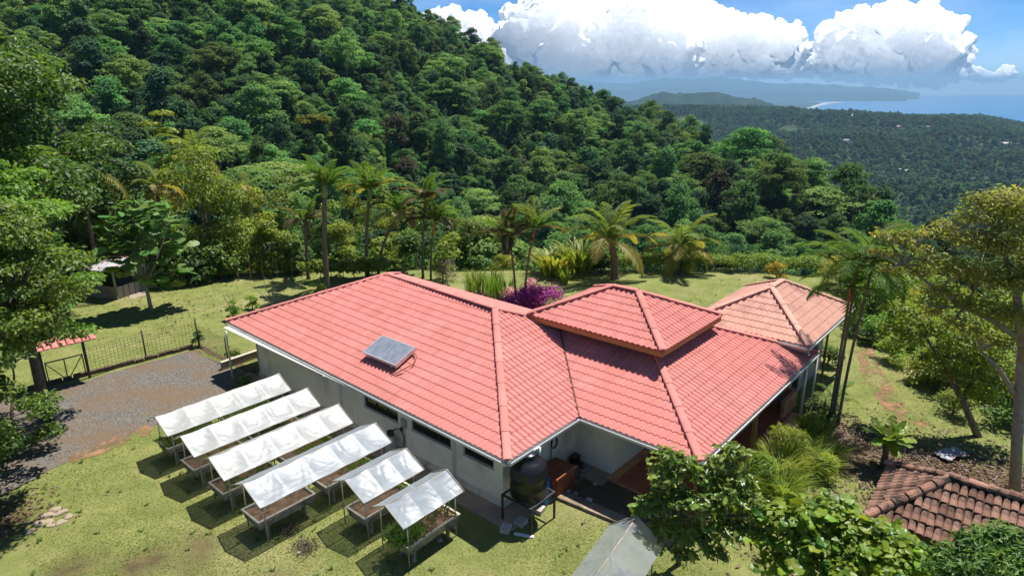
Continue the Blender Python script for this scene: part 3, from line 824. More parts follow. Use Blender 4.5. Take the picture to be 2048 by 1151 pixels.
def plastic_mat(name, tr_amt, tint_c):
    m, nt, out = new_mat(name)
    b = N(nt, 'ShaderNodeBsdfPrincipled'); b.inputs['Roughness'].default_value = 0.34; b.inputs['Specular IOR Level'].default_value = 0.42
    nzz = noise(nt, 2.2, 5, 0.6, stretch=(1.0, 2.6, 1))
    nt.links.new(mixc(nt, rng_map(nt, nzz, .35, .7), tint_c, (tint_c[0]*.88, tint_c[1]*.9, tint_c[2]*.92)), b.inputs['Base Color'])
    tl = N(nt, 'ShaderNodeBsdfTranslucent'); tl.inputs['Color'].default_value = (.72, .74, .75, 1)
    m1 = N(nt, 'ShaderNodeMixShader'); m1.inputs[0].default_value = 0.42
    nt.links.new(b.outputs[0], m1.inputs[1]); nt.links.new(tl.outputs[0], m1.inputs[2])
    tp = N(nt, 'ShaderNodeBsdfTransparent'); tp.inputs['Color'].default_value = (.93, .95, .96, 1)
    m2 = N(nt, 'ShaderNodeMixShader')
    nt.links.new(rng_map(nt, noise(nt, 1.3, 5, .6, stretch=(1, 3, 1)), .3, .7, tr_amt * .55, tr_amt * 1.35), m2.inputs[0])
    nt.links.new(m1.outputs[0], m2.inputs[1]); nt.links.new(tp.outputs[0], m2.inputs[2])
    bp = N(nt, 'ShaderNodeBump'); bp.inputs['Strength'].default_value = 0.16; bp.inputs['Distance'].default_value = 0.05
    nt.links.new(noise(nt, 2.4, 4, .55, stretch=(.8, 3.2, 1)), bp.inputs['Height'])
    nt.links.new(bp.outputs[0], b.inputs['Normal']); nt.links.new(bp.outputs[0], tl.inputs['Normal'])
    nt.links.new(m2.outputs[0], out.inputs[0]); return m
M['film_white'] = plastic_mat('film_white', 0.09, (0.54, 0.55, 0.55))
M['film_clear'] = plastic_mat('film_clear', 0.26, (0.50, 0.56, 0.63))
M['film_grey'] = plastic_mat('film_grey', 0.30, (0.42, 0.45, 0.47))

# ------------------------------------------------------------------ tiled roof faces
TW, TS, AMP, LIP, SEG = 0.225, 0.365, 0.050, 0.022, 6
def wave(t):                                        # one tile: broad barrel and a narrow valley
    t = t % 1.0
    return AMP * (math.sin(math.pi * min(t / 0.72, 1.0)) ** 0.8 if t < 0.72 else -0.12 * math.sin(math.pi * (t - .72) / .28))

def clip_poly(pts, poly):
    out = pts
    for i in range(len(poly)):
        a, b_ = poly[i], poly[(i + 1) % len(poly)]
        nx, ny = -(b_[1] - a[1]), b_[0] - a[0]
        inp, out = out, []
        for k in range(len(inp)):
            p, q = inp[k], inp[(k + 1) % len(inp)]
            dp = (p[0] - a[0]) * nx + (p[1] - a[1]) * ny; dq = (q[0] - a[0]) * nx + (q[1] - a[1]) * ny
            if dp >= 0: out.append(p)
            if (dp >= 0) != (dq >= 0):
                t = dp / (dp - dq); out.append(tuple(p[j] + (q[j] - p[j]) * t for j in range(3)))
        if len(out) < 3: return []
    return out

def tile_quads():
    q = []
    for k in range(SEG):
        t0, t1 = k / SEG, (k + 1) / SEG
        h0, h1 = wave(t0), wave(t1)
        q.append([(t0*TW, -.03, h0 + LIP), (t1*TW, -.03, h1 + LIP), (t1*TW, TS, h1), (t0*TW, TS, h0)])
        q.append([(t0*TW, -.03, h0 - .012), (t1*TW, -.03, h1 - .012), (t1*TW, -.03, h1 + LIP), (t0*TW, -.03, h0 + LIP)])
    return q
_TQ = tile_quads()
_tile_mesh = {}
def tile_mesh(matl, k):
    key = (matl.name, k)
    if key not in _tile_mesh:
        mb = MB()
        for q in _TQ: mb.add(q, [(0, 1, 2, 3)], 0, [.2, .4, .5, .6, .8][k])
        o = mb.build('tile', matl); _tile_mesh[key] = o.data; bpy.data.objects.remove(o)
    return _tile_mesh[key]

class RoofFace:
    """poly: house-local points, eave edge first (p0 -> p1), counter-clockwise from above"""
    def __init__(s, poly):
        s.P = [Vector(p) for p in poly]
        s.o = s.P[0]; s.u = (s.P[1] - s.P[0]).normalized()
        up = sum((p for p in s.P[2:]), Vector()) / len(s.P[2:]) - s.o
        s.n = s.u.cross(up).normalized()
        if s.n.z < 0: s.n = -s.n
        s.v = s.n.cross(s.u)
        s.poly = [((p - s.o).dot(s.u), (p - s.o).dot(s.v)) for p in s.P]
    def pt(s, u, v, h): return s.o + s.u * u + s.v * v + s.n * h
    def mat4(s, u, v):
        m4 = Matrix((s.u, s.v, s.n)).transposed().to_4x4(); m4.translation = s.pt(u, v, 0); return m4
    def tiles(s):
        us = [p[0] for p in s.poly]; vs = [p[1] for p in s.poly]
        full, part = [], []
        for j in range(int(math.ceil(max(vs) / TS))):
            for i in range(int(math.floor(min(us) / TW)), int(math.ceil(max(us) / TW))):
                u, v = i * TW, j * TS
                inside = True; any_in = False
                for a in range(len(s.poly)):
                    p, q = s.poly[a], s.poly[(a + 1) % len(s.poly)]
                    nx, ny = -(q[1] - p[1]), q[0] - p[0]
                    ds = [(u + x - p[0]) * nx + (v + y - p[1]) * ny for x in (0, TW) for y in ((0, TS))]
                    if min(ds) < -1e-4: inside = False
                    if max(ds) < 0: break
                else: any_in = True
                if not any_in: continue
                (full if inside else part).append((u, v))
        return full, part

def roof(part_name, parent, faces, matl, n_single, under, to_world):
    """decking part with single tiles nearest the viewer as pieces and the others joined"""
    deck = MB()
    for f in faces:
        n0 = len(f.P)
        PP = [p - f.n * (p - f.o).dot(f.n) for p in f.P]
        deck.add([p - f.n * .035 for p in PP] + [p - f.n * .08 for p in PP], [tuple(range(n0)), tuple(range(2*n0-1, n0-1, -1))] + [(i, i + n0, (i+1) % n0 + n0, (i+1) % n0) for i in range(n0)])
    rp = deck.build(part_name, under, parent)
    singles, mb = [], MB()
    alls = []
    for f in faces:
        full, part = f.tiles()
        for (u, v) in full:
            w = to_world(f.pt(u + TW/2, v + TS/2, 0)); alls.append(((w - Vector((0, 0, CAM_H))).length if n_single and (Vector((0,0,CAM_H)) - w).dot(HR @ f.n) > 0 else 1e9, f, u, v))
        poly = [(p[0], p[1]) for p in f.poly]
        big = [(p[0], p[1]) for p in poly]
        for (u, v) in part:
            tn = random.random()
            for q in _TQ:
                c = clip_poly([(x + u, y + v, h) for x, y, h in q], [(a, b_ - .04) if abs(b_) < 1e-6 else (a, b_) for a, b_ in big])
                if len(c) >= 3: mb.add([f.pt(*p) for p in c], [tuple(range(len(c)))], 0, tn)
    alls.sort(key=lambda t: t[0])
    for i, (d, f, u, v) in enumerate(alls):
        if i < n_single:
            o = bpy.data.objects.new('tile', tile_mesh(matl, random.randrange(5))); COL.objects.link(o)
            o.parent = rp; o.matrix_local = f.mat4(u, v)
        else:
            tn = random.random()
            for q in _TQ: mb.add([f.pt(x + u, y + v, h) for x, y, h in q], [(0, 1, 2, 3)], 0, tn)
    o = mb.build('tile_field', matl, rp); tag(o, kind='stuff')
    return rp

HR = Matrix.Rotation(HROT, 3, 'Z')
def h2w(p): return HC + HR @ Vector(p)

def caps(parent, a, b_, matl, w=.135, h=.062, seg=1.15, lift=.06):
    """ridge or hip caps from a up to b: overlapping half-round lengths"""
    a = Vector(a); b_ = Vector(b_); L = (b_ - a).length; d = (b_ - a).normalized()
    sd = d.cross(Vector((0, 0, 1))).normalized(); up = sd.cross(d)
    n = max(1, round(L / seg)); sl = L / n
    for i in range(n):
        mb = MB(); o = a + d * (i * sl)
        prof = [(math.cos(t) * w, math.sin(t) * h) for t in np.linspace(math.pi * 1.0, 0, 9)]
        vs = []
        for (k, e, g_) in ((-.03, 1.05, .012), (sl + .0, .97, 0.0)):
            for (x, y) in prof: vs.append(o + d * k + sd * x * e + up * (y * e + lift + g_))
        m_ = len(prof)
        fs = [(k, k + 1, m_ + k + 1, m_ + k) for k in range(m_ - 1)]
        fs.append(tuple(range(m_ - 1, -1, -1))); fs.append(tuple(m_ + k for k in range(m_)))
        mb.add(vs, fs, 0, random.random()); mb.build('ridge_cap', matl, parent, smooth=False)

def gutter(parent, a, b_, matl, out_dir, w=.11, h=.10, drop=.05):
    a = Vector(a); b_ = Vector(b_); o = Vector(out_dir)
    prof = [(-.02, 0), (w, 0), (w + .012, h * .55), (w + .012, h), (w - .012, h), (w - .018, .02), (0, .02), (-.02, h)]
    vs = [p + o * x + Vector((0, 0, y - h + -drop)) for p in (a, b_) for (x, y) in prof]
    n = len(prof)
    mb = MB(); mb.add(vs, [(k, (k + 1) % n, n + (k + 1) % n, n + k) for k in range(n)] + [tuple(range(n - 1, -1, -1)), tuple(range(n, 2 * n))])
    return mb.build('gutter', matl, parent)

EZ = 2.55
house = thing('house', 'long white house with salmon pink tiled hip roof, porch and raised clerestory', 'house', HC, HROT)
C_, L_, BL, BR = (0, 0, EZ), (.47, 18.27, EZ), (11.1, 18.4, EZ), (10.9, 0, EZ)
ap1, ap2 = (5.42, 5.42, 4.66), (5.9, 12.78, 4.66)
SW = .4
Vv, Ff, Rr_ = (3.62, 0, EZ), (3.62, -4.35, EZ), (14.4, -4.35, EZ)
Tt = (9.01, 1.04, EZ + SW * 5.39); XX = (9.01, 3.7, EZ + SW * 5.39)
Xv = (7.26, 3.64, EZ + SW * 3.64)
main_faces = [RoofFace([L_, C_, ap1, ap2]), RoofFace([C_, Vv, Xv, ap1]), RoofFace([BR, BL, ap2, ap1]), RoofFace([BL, L_, ap2]),
              RoofFace([Vv, Ff, Tt, XX, Xv]), RoofFace([Ff, Rr_, Tt]), RoofFace([Rr_, (14.4, 3.7, EZ), XX, Tt])]
rp = roof('roof', house, main_faces, M['tile'], 285, M['soffit'], h2w)
for a, b_ in ((C_, ap1), (L_, ap2), (BL, ap2), (ap1, ap2), (BR, ap1), (Ff, Tt), (Rr_, Tt)):
    caps(rp, a, b_, M['tile'])
# metal valley between main roof and wing
mb = MB(); mb.tube([Vector(Vv) + Vector((0, 0, .045)), Vector(Xv) + Vector((0, 0, .045))], .035, 6)
mb.build('valley_flashing', M['dark_wood'], rp)
for a, b_, d in ((L_, C_, (-1, 0.0, 0)), (C_, Vv, (0, -1, 0)), (Vv, Ff, (-1, 0, 0)), (Ff, Rr_, (0, -1, 0)), (BL, L_, (0, 1, 0))):
    gutter(house, a, b_, M['gutter'], d)
# raised clerestory
CZ, CT = 4.42, 5.48
k0, k1, k2, k3 = (6.36, -1.52, CZ), (11.15, -1.52, CZ), (11.15, 4.45, CZ), (6.36, 4.45, CZ)
t1, t2 = (8.75, .92, CT), (8.75, 2.05, CT)
cf = [RoofFace([k0, k1, t1]), RoofFace([k1, k2, t2, t1]), RoofFace([k2, k3, t2]), RoofFace([k3, k0, t1, t2])]
cr = roof('clerestory_roof', house, cf, M['tile'], 0, M['wood'], h2w)
for a, b_ in ((k0, t1), (k1, t1), (k2, t2), (k3, t2), (t1, t2)): caps(cr, a, b_, M['tile'])
for a, b_ in ((k0, k1), (k1, k2), (k2, k3), (k3, k0)):
    a = Vector(a); b_ = Vector(b_); d = (b_ - a).normalized(); nrm = Vector((d.y, -d.x, 0)); c_ = (a + b_) / 2 - nrm * .035 + Vector((0, 0, -.145))
    MB().box(c_, ((b_ - a).length - .02, .05, .19), math.atan2(d.y, d.x)).build('fascia_board', M['wood'], cr)
mb = MB(); mb.span((7.0, -.85, 2.9), (10.5, 3.8, 4.33)); mb.build('clerestory_wall', M['dark_wood'], house)
for kx in np.linspace(-.6, 3.5, 8):
    MB().span((6.95, kx - .03, 3.6), (6.998, kx + .03, 4.3)).build('louver_post', M['wood'], house)

# walls with real openings
def wall_run(parent, fixed, axis, lo, hi, z0, z1, th, openings, inward, matl, name='wall'):
    """wall in the plane axis=fixed, along the other axis lo..hi; openings (a, b, zs, zt)"""
    mb = MB()
    def put(a, b_, za, zb):
        if b_ - a < .01 or zb - za < .01: return
        if axis == 0: mb.span((fixed, a, za), (fixed + th * inward, b_, zb))
        else: mb.span((a, fixed, za), (b_, fixed + th * inward, zb))
    cur = lo
    for (a, b_, zs, zt) in sorted(openings):
        put(cur, a, z0, z1); put(a, b_, z0, zs); put(a, b_, zt, z1); cur = b_
    put(cur, hi, z0, z1)
    return mb.build(name, matl, parent)

def window(parent, axis, fixed, inward, a, b_, zs, zt, bars=3):
    f = MB(); rec = .07 * inward
    def sp(x0, x1, za, zb, d0, d1):
        if axis == 0: return (fixed + d0, x0, za), (fixed + d1, x1, zb)
        return (x0, fixed + d0, za), (x1, fixed + d1, zb)
    e = .004
    for (x0, x1, za, zb) in ((a+e, b_-e, zs+e, zs+.05), (a+e, b_-e, zt-.05, zt-e), (a+e, a+.05, zs+.05, zt-.05), (b_-.05, b_-e, zs+.05, zt-.05)) + tuple((a + (b_-a)*k/bars - .02, a + (b_-a)*k/bars + .02, zs+.05, zt-.05) for k in range(1, bars)):
        f.span(*sp(x0, x1, za, zb, rec, rec + .05 * inward))
    w = f.build('window', M['frame'], parent)
    for k in range(bars):
        x0 = a + (b_-a)*k/bars + .022; x1 = a + (b_-a)*(k+1)/bars - .022
        MB().span(*sp(x0, x1, zs + .05, zt - .05, rec + .02*inward, rec + .03*inward)).build('pane', M['glass'], w)
    MB().span(*sp(a - .05, b_ + .05, zs - .06, zs - .002, -.05 * inward, -.002 * inward)).build('sill', M['wall'], w)

WA, WB = .80, .92
WT = 2.42
front_open = [(6.1, 8.15, 1.30, 2.12), (3.3, 5.35, 1.30, 2.12), (1.32, 2.7, 1.34, 2.08), (13.3, 14.3, 1.95, 2.25), (10.6, 12.2, 1.95, 2.25), (15.0, 15.9, 1.95, 2.25)]
wall_run(house, WA, 0, WB, 16.4, 0, WT, .16, front_open, 1, M['wall'])
for i, (a, b_, zs, zt) in enumerate(front_open): window(house, 0, WA, 1, a, b_, zs, zt, 3 if zs < 1.6 else 2)
wall_run(house, WB, 1, WA + .16, 4.72, 0, WT, .16, [], 1, M['wall'])
wall_run(house, 16.4, 1, WA, 10.2, 0, WT, .16, [(5, 6.5, 1.2, 2.1)], -1, M['wall'])
wall_run(house, 10.2, 0, WB, 16.3, 0, WT, .16, [], -1, M['wall'])
wall_run(house, 4.72, 0, -.72, WB, 0, WT, .16, [], 1, M['wall'])                      # wing front
wall_run(house, -.72, 1, 4.88, 7.6, 0, WT, .14, [], 1, M['wall'])                      # porch side
wall_run(house, 7.6, 0, -1.5, -.58, 0, WT, .14, [], 1, M['wall'])
wall_run(house, -1.5, 1, 7.74, 13.2, 0, WT, .14, [(8.6, 9.6, .12, 2.1), (10.4, 12.4, .9, 2.0)], 1, M['wall'])
window(house, 1, -1.5, 1, 10.4, 12.4, .9, 2.0, 3); window(house, 1, -1.5, 1, 8.6, 9.6, .12, 2.1, 1)
wall_run(house, 13.2, 0, -1.5, 3, 0, WT, .14, [], -1, M['wall'])
mb = MB(); mb.span((WA - .03, WB - .03, 0), (WA - .002, 16.43, .34)); mb.span((WA - .03, WB - .03, 0), (4.69, WB - .002, .30)); mb.build('plinth', M['plinth'], house)
# soffits
mb = MB()
mb.span((.06, .92, 2.425), (.8, 17.9, 2.44)); mb.span((.06, .06, 2.425), (4.72, .92, 2.44)); mb.span((3.70, -4.25, 2.425), (14.2, -1.5, 2.44)); mb.span((3.70, -1.5, 2.425), (7.6, .06, 2.44)); mb.span((.5, 16.4, 2.427), (10.9, 18.2, 2.437))
mb.build('soffit', M['soffit'], house)
# downpipes
for (a, b_, z0) in ((-.06, 17.4, 0), (.70, 9.6, 0), (.72, 3.1, 0)):
    MB().tube([(a, b_, z0), (a, b_, 2.2), (min(a, .02), b_, 2.42)], .042, 8).build('downpipe', M['white_paint'], house, smooth=True)
for (a, b_) in ((13.1, -4.40), (14.35, -4.42)):
    MB().tube([(a, b_, -.05), (a, b_, 2.42)], .045, 8).build('downpipe', M['gutter'], house, smooth=True)
MB().tube([(1.35, -.10, 2.05), (1.35, -.13, 2.43)], .05, 8).build('downpipe', M['white_paint'], house, smooth=True)
# paved walk, porch floor
mb = MB(); mb.span((.06, .2, -.1), (WA - .03, 17.3, .07)); mb.span((.06, -.02, -.1), (4.9, .2, .07)); mb.span((3.95, -.80, -.1), (4.69, -.025, .069)); mb.span((WA - .03, .2, -.1), (4.69, WB - .03, .068)); mb.build('paving', M['concrete'], house)
mb = MB(); mb.span((4.38, -4.40, -.1), (13.4, -1.5, .10)); mb.span((4.38, -1.5, -.1), (7.6, -.72, .10)); pf = mb.build('porch_floor', M['sunlit_floor_edge'], house)  # outer strip left untiled shows as the painted sunlit band
ft_m = []
for i in range(int(9.0 / .33)):
    for j in range(int(3.6 / .33)):
        a0, b0 = 4.395 + i * .33, -4.02 + j * .33
        if (b0 + .32 > -1.5 and a0 + .33 > 7.6) or b0 + .32 > -.74 or a0 + .32 > 13.36: continue
        if len(ft_m) < 4:
            ft = MB(); ft.box((.16, .16, .004), (.32, .32, .012), 0, 0, [.1, .4, .65, .9][len(ft_m)]); oo = ft.build('floor_tile', M['floor_tile']); ft_m.append(oo.data); bpy.data.objects.remove(oo)
        o = bpy.data.objects.new('floor_tile', random.choice(ft_m)); COL.objects.link(o); o.parent = pf; o.location = (a0, b0, .102)
for (a, b_) in ((4.6, -3.9), (9.0, -4.0), (13.2, -3.3)):
    MB().span((a - .07, b_ - .07, .10), (a + .07, b_ + .07, 2.42)).build('porch_post', M['wood'], house)
mb = MB(); mb.span((12.6, -3.9, .1), (14.1, -3.75, .85)); mb.span((14.0, -3.75, .0), (14.15, -1.5, .85)); mb.build('low_wall', M['sunlit_floor_edge'], house)
MB().span((9.4, -2.5, .1), (11.6, -2.0, .55)).build('porch_bench', M['dark_wood'], house)

# ------------------------------------------------------------------ annex
annex = thing('annex', 'smaller annex building with faded pale pink hip roof at the far end of the house', 'building', AB(13.2, -4.32), HROT)
AE, AT = 3.2, 4.55
def q(a, b_, z): return (a - 13.2, b_ + 4.32, z)
A0, A1, A2, A3 = q(13.2, -4.32, AE), q(19.6, -4.32, AE), q(19.6, .75, AE), q(13.2, .75, AE)
Ta, Tb = q(15.7, -1.79, AT), q(17.1, -1.79, AT)
af = [RoofFace([A0, A1, Tb, Ta]), RoofFace([A1, A2, Tb]), RoofFace([A2, A3, Ta, Tb]), RoofFace([A3, A0, Ta])]
a_w = AB(13.2, -4.32)
ar = roof('roof', annex, af, M['tile_pale'], 0, M['soffit'], lambda p: a_w + HR @ Vector(p))
for a, b_ in ((A0, Ta), (A1, Tb), (A2, Tb), (A3, Ta), (Ta, Tb)): caps(ar, a, b_, M['tile_pale'])
for a, b_, d in ((A3, A0, (-1, 0, 0)), (A0, A1, (0, -1, 0))): gutter(annex, a, b_, M['gutter'], d)
for a, b_ in ((A3, A0), (A0, A1)):
    a = Vector(a); b_ = Vector(b_); d = (b_ - a).normalized(); c_ = (a + b_) / 2 + Vector((0, 0, -.19)) + Vector((-d.y, d.x, 0)) * .05
    MB().box(c_, ((b_ - a).length, .04, .24), math.atan2(d.y, d.x)).build('fascia_board', M['grey_wood'], annex)
wall_run(annex, .75, 0, .9, 5.0, -.3, 3.0, .15, [], 1, M['annex_wall'])
wall_run(annex, .9, 1, .9, 5.6, -.3, 3.0, .15, [(1.6, 2.6, .1, 2.2), (3.3, 5.0, 1.0, 2.1)], 1, M['annex_wall'])
window(annex, 1, .9, 1, 1.6, 2.6, .1, 2.2, 1); window(annex, 1, .9, 1, 3.3, 5.0, 1.0, 2.1, 2)
wall_run(annex, 5.6, 0, .9, 5.0, -.3, 3.0, .15, [], 1, M['annex_wall'])
for (a, b_) in ((.55, .12), (3.1, .10), (5.8, .10)):
    MB().tube([(a, b_, -.4), (a, b_, AE - .12)], .05, 8).build('post', M['gutter'] if a < 1 else M['dark_wood'], annex, smooth=True)

# ------------------------------------------------------------------ solar collector
sp = thing('solar_collector', 'glazed solar water heater panel lying on the pink house roof', 'solar panel', AB(1.32, 6.66, 0), HROT)
sl = math.atan(2.11 / 5.42) + R(1.0)
PM = Matrix.Translation((0, 0, EZ + 1.30 * .39 + .10)) @ Matrix.Rotation(-sl, 4, 'Y')
def pbox(x0, y0, z0, x1, y1, z1, name, matl):
    mb = MB(); mb.span((x0, y0, z0), (x1, y1, z1)); mb.v = [tuple(PM @ Vector(v)) for v in mb.v]; return mb.build(name, matl, sp)
pw, ph = 1.08, 2.0
pbox(.03, .03, .02, pw - .03, ph - .03, .13, 'casing', M['alu'])
for (x0, y0, x1, y1) in ((0, 0, pw, .05), (0, ph - .05, pw, ph), (0, .05, .05, ph - .05), (pw - .05, .05, pw, ph - .05)): pbox(x0, y0, 0, x1, y1, .15, 'frame', M['alu'])
pbox(.05, .05, .131, pw - .05, ph - .05, .140, 'glazing', M['collector'])
for yy in (.3, 1.7): pbox(-.02, yy, -.07, pw * .9, yy + .06, -.003, 'mounting_rail', M['alu'])
rpth = RoofFace([L_, C_, ap1, ap2])
def on_front(a, b_, h): return (a, b_, EZ + a * (2.11 / 5.42) + h)
pp = thing('pipe', 'thin rusty pipe lying down the roof beside the solar panel', 'pipe', HC, HROT)
MB().tube([on_front(2.2, 6.72, .09), on_front(2.15, 6.45, .09), on_front(1.75, 6.2, .085), on_front(.95, 6.55, .085)], .025, 6).build('pipe_run', M['rust'], pp, smooth=True)
# ------------------------------------------------------------------ drive, kerbs, garden walls
def sheet(name, pts, z, matl, kind='structure', sub=0.6, wob=0.0):
    """thin sheet of ground with a slightly ragged edge"""
    P2 = []
    for i in range(len(pts)):
        a, b_ = Vector(pts[i]).to_2d(), Vector(pts[(i + 1) % len(pts)]).to_2d()
        n = max(1, int((b_ - a).length / sub)); nrm = (b_ - a).normalized().orthogonal()
        for k in range(n):
            p = a.lerp(b_, k / n)
            P2.append(p + nrm * (random.gauss(0, wob) if wob else 0))
    mb = MB(); mb.add([(p.x, p.y, z + tz(p.x, p.y)) for p in P2], [tuple(range(len(P2)))])
    o = mb.build(name, matl)
    if o.data.polygons[0].normal.z < 0: o.data.flip_normals()
    return tag(o, kind=kind)

m, nt, out = new_mat('gravel')
b = N(nt, 'ShaderNodeBsdfPrincipled'); b.inputs['Roughness'].default_value = 0.95; b.inputs['Specular IOR Level'].default_value = 0.1
vor = N(nt, 'ShaderNodeTexVoronoi'); vor.inputs['Scale'].default_value = 17
tcn = N(nt, 'ShaderNodeTexCoord'); nt.links.new(tcn.outputs['Object'], vor.inputs['Vector'])
c = mixc(nt, rng_map(nt, vor.outputs['Color'], 0.2, 0.9), (0.105, 0.096, 0.084), (0.225, 0.205, 0.18))
c = mixc(nt, rng_map(nt, noise(nt, .42, 6, .65, stretch=(1, 1.3, 1)), .42, .62, 0, .85), c, (0.185, 0.125, 0.078))
c = mixc(nt, rng_map(nt, noise(nt, .8, 6, .7), .60, .72, 0, .7), c, (0.16, 0.15, 0.06))
c = mixc(nt, rng_map(nt, noise(nt, 30, 4, .7), .45, .8, 0, .55), c, (0.06, 0.052, 0.045))
nt.links.new(c, b.inputs['Base Color'])
bp = N(nt, 'ShaderNodeBump'); bp.inputs['Strength'].default_value = 1.0; bp.inputs['Distance'].default_value = .03
nt.links.new(vor.outputs['Distance'], bp.inputs['Height']); nt.links.new(bp.outputs[0], b.inputs['Normal']); nt.links.new(b.outputs[0], out.inputs[0]); M['gravel'] = m
DR = [W(385, 699), W(505, 750), W(455, 782), W(300, 850), W(140, 925), W(0, 990), W(-220, 1090), W(-520, 1000), W(-330, 880), W(0, 800), W(180, 757)]
sheet('gravel_drive', DR, .012, M['gravel'], wob=.07)
M['red_earth'] = mat('red_earth', (0.24, 0.135, 0.075), (0.34, 0.20, 0.12), 2.0, .95, .05, .8, 18, stain=(0.13, 0.11, 0.045), sscale=1.2, slo=.5, shi=.66)
mp_ = M['red_earth'].copy(); mp_.name = 'path_earth'; M['path_earth'] = mp_
for mm_ in (M['red_earth'], mp_):
    nt = mm_.node_tree; out = [n for n in nt.nodes if n.type == 'OUTPUT_MATERIAL'][0]; b = [n for n in nt.nodes if n.type == 'BSDF_PRINCIPLED'][0]
    tp = N(nt, 'ShaderNodeBsdfTransparent'); mx = N(nt, 'ShaderNodeMixShader')
    nt.links.new(rng_map(nt, noise(nt, 1.1, 8, .75), .46, .56), mx.inputs[0]); nt.links.new(tp.outputs[0], mx.inputs[1]); nt.links.new(b.outputs[0], mx.inputs[2]); nt.links.new(mx.outputs[0], out.inputs[0])
sheet('earth_strip', [W(300, 848), W(305, 862), W(225, 898), W(140, 930), W(135, 915), W(230, 872)], .017, M['red_earth'], wob=.09, sub=.3)
sheet('garden_path', [W(1708, 690), W(1742, 690), W(1765, 745), W(1795, 790), W(1860, 850), W(1790, 850), W(1750, 790), W(1722, 745)], .010, M['path_earth'], wob=.05, sub=.3)
sheet('planting_bed', [W(385, 690), W(402, 689), W(455, 715), W(520, 742), W(505, 750)], .012, M['wet_soil'], wob=.04)
sheet('house_drain', [AB(4.0, -.05), AB(4.35, -.8), AB(4.35, -4.5), AB(2.95, -3.6), AB(2.65, -.4), AB(3.3, -.06)], .008, M['wet_soil'], wob=.03)

stones = thing('drive_kerb', 'dark mossy soil and stone kerb along the fence side of the drive', 'kerb', W(180, 757))
k0_ = W(180, 757); mb = None
ka, kb = W(-40, 806), W(388, 695)
nkb = 26
for i in range(nkb):
    p = ka.lerp(kb, (i + .5) / nkb) - k0_ + Vector((random.gauss(0, .03), random.gauss(0, .03), 0)); L_k = (kb - ka).length / nkb
    MB().box((p.x, p.y, .08), (L_k * .95, .17 + random.random() * .06, .19 + random.random() * .07), math.atan2((kb - ka).y, (kb - ka).x) + random.gauss(0, .03)).build('kerb_block', M['wet_soil'], stones)

def oriented(name, label, cat, a, b_, w, h, matl, z0=0.0, part='block'):
    a = Vector(a); b_ = Vector(b_); c = (a + b_) / 2
    t = thing(name, label, cat, (c.x, c.y, z0), math.atan2((b_ - a).y, (b_ - a).x))
    L = (b_ - a).length
    MB().box((0, 0, h / 2), (L, w, h)).build(part, matl, t)
    MB().box((0, 0, h + .018), (L + .03, w + .03, .03)).build('coping', M['trough_rim'] if cat == 'wall' else M['kerb_stone'], t)
    return t
oriented('retaining_wall', 'low concrete retaining wall between the drive corner and the house end', 'wall', W(444, 739), W(519, 713), .18, .38, M['concrete'])
oriented('retaining_wall', 'short concrete wall stub against the left corner of the white house', 'wall', W(519, 727), W(545, 742), .16, .5, M['concrete'])
oriented('walkway_kerb', 'pebbly concrete kerb crossing the grass in front of the porch', 'kerb', W(1122, 993), W(1345, 1085), .40, .08, M['kerb_stone'])
oriented('walkway_kerb', 'stony kerb strip beside the brick washstand', 'kerb', W(1064, 1008), W(1122, 975), .26, .07, M['concrete'])

# ------------------------------------------------------------------ mesh fence and roofed gate
def fence_run(name, label, pts, h, posts_at):
    o0 = Vector(pts[0]); t = thing(name, label, 'fence', o0)
    for p in posts_at:
        q_ = Vector(p) - o0
        MB().tube([(q_.x, q_.y, -.1), (q_.x, q_.y, h + .12)], .038, 8).build('post', M['fence_steel'], t, smooth=True)
    mb = MB()
    for a, b_ in zip(pts[:-1], pts[1:]):
        a = Vector(a) - o0; b_ = Vector(b_) - o0; L = (b_ - a).length; n = int(L / .17)
        for i in range(n + 1):
            p = a.lerp(b_, i / n); mb.box((p.x, p.y, h / 2), (.008, .008, h))
        d = (b_ - a).normalized(); r = math.atan2(d.y, d.x)
        for k in range(10):
            c = (a + b_) / 2; mb.box((c.x, c.y, .05 + k * (h - .05) / 9), (L, .008, .008), r)
    tag(mb.build('wire_mesh', M['fence_steel'], t), kind='stuff')
    return t
fence_run('mesh_fence', 'wire mesh fence with dark posts along the back of the gravel drive', [W(180, 755), W(293, 717), W(398, 692)], 1.45, [W(293, 717), W(398, 692)])
fence_run('mesh_fence', 'short mesh fence from the drive corner towards the house', [W(400, 692), W(456, 722)], 1.2, [W(456, 722)])

gp1, gp0 = W(180, 755), W(95, 778)
gt = thing('gate', 'iron garden gate under a small pink tiled roof beside the big tree', 'gate', gp0, math.atan2((gp1 - gp0).y, (gp1 - gp0).x))
gl = (gp1 - gp0).length
for x in (0, gl): MB().box((x, 0, 1.0), (.11, .11, 2.05)).build('gate_post', M['black_steel'], gt)
lf = MB()
for z in (.15, 1.25): lf.box((gl / 2, 0, z), (gl - .2, .04, .05))
for x in (.12, gl / 2, gl - .12): lf.box((x, 0, .7), (.045, .04, 1.1))
lfo = lf.build('gate_leaf', M['black_steel'], gt)
MB().tube([(gl / 2, 0, .17), (gl - .12, 0, 1.23)], .022, 6).build('brace', M['black_steel'], lfo)
MB().tube([(.12, 0, 1.23), (gl / 2, 0, .17)], .022, 6).build('brace', M['black_steel'], lfo)
gr = MB(); gr.box((gl / 2, 0, 2.06), (gl + .8, .1, .08)); gr.build('beam', M['dark_wood'], gt)
ga, gb_ = .42, 2.32
